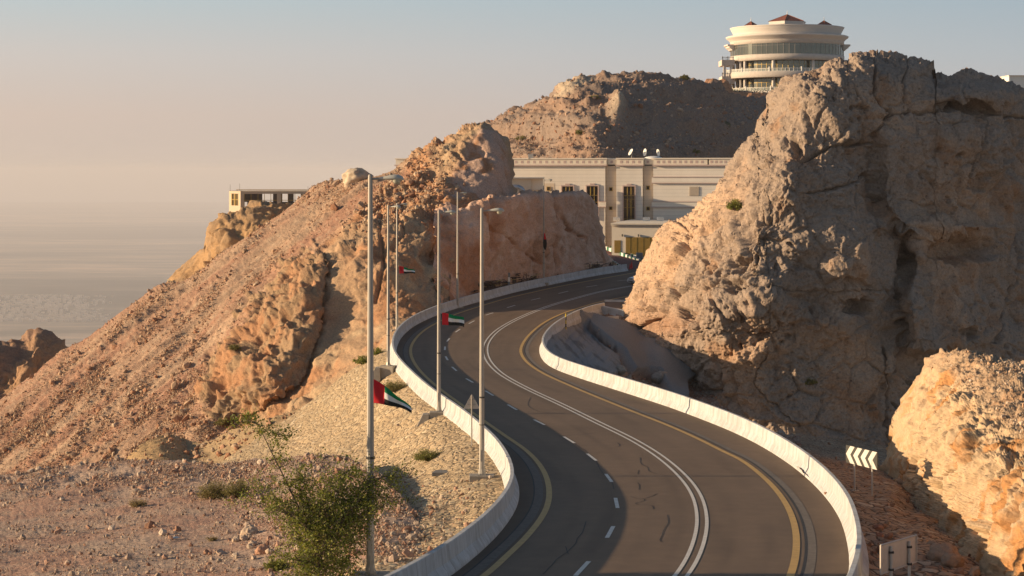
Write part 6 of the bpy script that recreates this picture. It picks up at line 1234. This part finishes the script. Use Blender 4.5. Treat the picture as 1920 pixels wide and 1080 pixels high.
def tree():
    Y0 = 58.6; base = np.array(P(590, 1118, Y0)); r = empty('young_tree', tuple(base)); b = MB(); cen = []; rad = []
    def w3(px, py, dy=0): return np.array(P(px, py, Y0+dy))-base
    def limb(pts, r0, r1, tw=10, side=0.55, tip=0.16):
        q = spline(pts, 16); b.tube([tuple(t) for t in q], list(np.linspace(r0, r1, 16)), 6)
        for k in range(tw):
            i = RS.randint(5, 16); d = RS.randn(3)*np.array([1, 1, 0.55]); d[2] += 0.25; d /= np.linalg.norm(d); L = side*RS.uniform(0.4, 1.1)*(1.3-i/16*0.6); e = q[i]+d*L; m_ = q[i]+d*L*0.5+RS.randn(3)*0.04
            b.tube([tuple(q[i]), tuple(m_), tuple(e)], [0.012, 0.009, 0.004], 4)
            for t in (0.45, 0.7, 0.9, 1.05): cen.append(q[i]+(e-q[i])*t+RS.randn(3)*0.06); rad.append(tip*RS.uniform(0.7, 1.3))
    S = w3(590, 1118); F1 = w3(600, 1040, 0.1)
    limb([S, w3(596, 1080), F1], 0.07, 0.05, 0)
    limb([F1, w3(575, 985, -0.1), w3(540, 910, 0.1), w3(510, 850, 0.1), w3(484, 795, 0.2)], 0.045, 0.012, 30, 0.55, 0.13)
    limb([w3(484, 797, 0.2), w3(465, 788, 0.3), w3(440, 795, 0.4)], 0.011, 0.005, 16, 0.42, 0.12)
    limb([w3(497, 825, 0.15), w3(520, 815, 0.1), w3(545, 822, 0)], 0.010, 0.004, 14, 0.38, 0.11)
    for (mx_, my_, ex, ey, dy, tw) in ((560, 980, 490, 930, 0.3, 34), (545, 960, 470, 915, -0.2, 24), (570, 960, 560, 890, 0.2, 42), (600, 960, 600, 900, -0.4, 40), (620, 970, 650, 885, 0.3, 40), (640, 960, 700, 895, 0.1, 38), (660, 950, 745, 905, 0.3, 30), (640, 990, 740, 940, -0.5, 26), (590, 1010, 540, 960, -0.6, 44), (620, 1010, 660, 950, -0.6, 46), (600, 1030, 560, 1010, 0.7, 44), (620, 1030, 680, 990, 0.5, 40), (600, 1040, 620, 990, -0.8, 46), (600, 1060, 550, 1050, -0.5, 36), (605, 1065, 650, 1050, 0.6, 44), (590, 1075, 530, 1085, 0.3, 24), (600, 1080, 660, 1085, -0.5, 36), (570, 900, 610, 860, 0.4, 9), (690, 890, 715, 872, 0.3, 8), (500, 950, 448, 945, 0.5, 10), (640, 900, 600, 935, -0.6, 26), (690, 930, 690, 960, 0.4, 22), (700, 905, 765, 895, 0.2, 22), (700, 930, 755, 950, 0.1, 16)):
        limb([F1, w3(mx_, my_, dy*0.6), w3(ex, ey, dy)], 0.028, 0.008, int(tw*1.1), 0.85, 0.17)
    b.build('trunk', M['bark'], r, sm=True); V, Q, cl = leaves(cen, rad, 7, 0.078, GRN); np_mesh('crown', V, Q, M['leaf'], r, col=cl, smooth_=False)
    tag(r, 'wispy young green tree with one long leaning branch in the foreground', 'tree')
tree()
def bush(p, w_, h_, n, label, cols, size=0.06, name='bush', group=None, per=9):
    r = empty(name, tuple(p)); cen = []; rad = []; b = MB()
    for k in range(n):
        a = RS.uniform(0, 2*math.pi); rr = math.sqrt(RS.rand())*w_; hz = h_*RS.uniform(0.25, 1.0)*(1-0.5*(rr/w_)**2); e = np.array([rr*math.cos(a), rr*math.sin(a)*0.8, hz]); b.tube([(0, 0, -0.05), tuple(e*0.55+RS.randn(3)*0.03), tuple(e)], [0.02, 0.012, 0.004], 4)
        for t in (0.6, 0.8, 1.0): cen.append(e*t); rad.append(w_*0.16)
    b.build('stems', M['bark'], r); V, Q, cl = leaves(cen, rad, per, size, cols, 0.8); np_mesh('foliage', V, Q, M['leaf'], r, col=cl, smooth_=False); tag(r, label, 'bush', group)
DRY = [(0.32, 0.23, 0.08), (0.27, 0.20, 0.07), (0.38, 0.29, 0.12)]; OLV = [(0.21, 0.185, 0.045), (0.25, 0.21, 0.055), (0.15, 0.145, 0.035)]
G_ = 'desert bushes'
bush(surf('rubble_ground', 402, 938), 0.95, 1.0, 130, 'round olive bush left of the foreground tree, its left half', OLV+DRY[:1], 0.06, per=11)
bush(surf('rubble_ground', 446, 934), 0.8, 1.05, 120, 'olive green bush touching the left edge of the foreground tree', OLV, 0.06, per=11)
bush(surf('rubble_ground', 260, 952), 0.5, 0.5, 60, 'small dry straw coloured tuft alone on the rubble', DRY, 0.05)
bush(surf('rubble_ground', 396, 1014), 0.30, 0.20, 22, 'low dry tuft near the pale stones', DRY, 0.05)
bush(surf('embankment', 802, 862), 0.85, 0.62, 110, 'green bush sprawling on the embankment left of the lamp plinth', OLV+GRN[:2], 0.07, per=10)
bush(surf('embankment', 740, 735), 1.0, 0.8, 100, 'olive bush high on the embankment under the leftmost lamp footing', OLV, 0.09)
bush(surf('embankment', 715, 752), 0.5, 0.5, 40, 'olive bush half behind the large flag', OLV, 0.09)
bush(surf('embankment', 680, 682), 0.9, 0.7, 60, 'green shrub at the upper edge of the embankment beside the rock wall', GRN, 0.12)
bush(surf('embankment', 705, 665), 0.7, 0.6, 40, 'smaller green shrub just above it at the embankment edge', GRN, 0.12)
bush(surf('rubble_ground', 520, 1072), 0.55, 0.55, 60, 'dark green shrub at the bottom edge beneath the tree', GRN, 0.07)
bush(surf('rock_massif', 1375, 392), 0.85, 1.1, 80, 'bright green shrub growing on the flank of the big rock', GRN, 0.13)
bush(surf('mountain', 447, 662), 0.7, 0.6, 50, 'small dark shrub in a hollow of the brown outcrop', OLV, 0.12)
bush(surf('mountain', 418, 803), 0.9, 0.8, 50, 'dark shrub at the foot of the brown outcrop', OLV, 0.13)
bush(surf('rock_massif', 1522, 720), 0.6, 0.6, 40, 'small dark shrub on the shaded face of the big rock', OLV, 0.12)
bush(surf('hill', 1285, 142), 1.1, 1.2, 50, 'low shrub on the crest of the brown hill', OLV, 0.28)
for px, py, lab in ((965, 245, 'highest'), ): pass
bush(surf('hill', 970, 252), 1.4, 1.1, 40, 'pale green shrub on the left flank of the hill', OLV, 0.26); bush(surf('hill', 1085, 250), 1.0, 0.9, 30, 'small shrub in the middle of the hill above the building', OLV, 0.26); bush(surf('hill', 1115, 190), 1.2, 0.8, 30, 'dark shrub on the upper hill left of the pale block', OLV, 0.26); bush(surf('hill', 1302, 286), 1.2, 0.9, 30, 'dark shrub low on the hill above the building roof', OLV, 0.26)
b_ = np.array(P(1425, 182, 474)); V, Q, cl = leaves([b_+np.array([x_, 0, z_]) for x_ in np.linspace(-5.5, 8, 40) for z_ in (-0.7, 0.2, 0.8)], [1.3]*120, 22, 0.35, [(0.03, 0.05, 0.015), (0.05, 0.07, 0.02)]); o = np_mesh('hedge', V, Q, M['leaf'], col=cl, smooth_=False); tag(o, 'dark hedge along the foot of the round tower', 'hedge')
x_, y_, z_ = P(1366, 172, 474); bush((x_, y_, z_-0.6), 1.6, 2.0, 60, 'small palm-like shrub at the left foot of the round tower', GRN, 0.3)
# ------------------------------------------------------------------ the air: even haze round the whole scene
hb = MB().box(-60000, -800, -1000, 60000, 62000, 75).build('haze', [])
mh, nh, bh = newmat('haze_air'); nh.nodes.remove(bh)
pv = nh.nodes.new('ShaderNodeVolumePrincipled'); pv.inputs['Color'].default_value = (0.82, 0.80, 0.82, 1); pv.inputs['Density'].default_value = 0.000053; pv.inputs['Anisotropy'].default_value = 0.0
nh.links.new(pv.outputs[0], nh.nodes['Material Output'].inputs['Volume']); hb.data.materials.append(mh); tag(hb, kind='stuff')
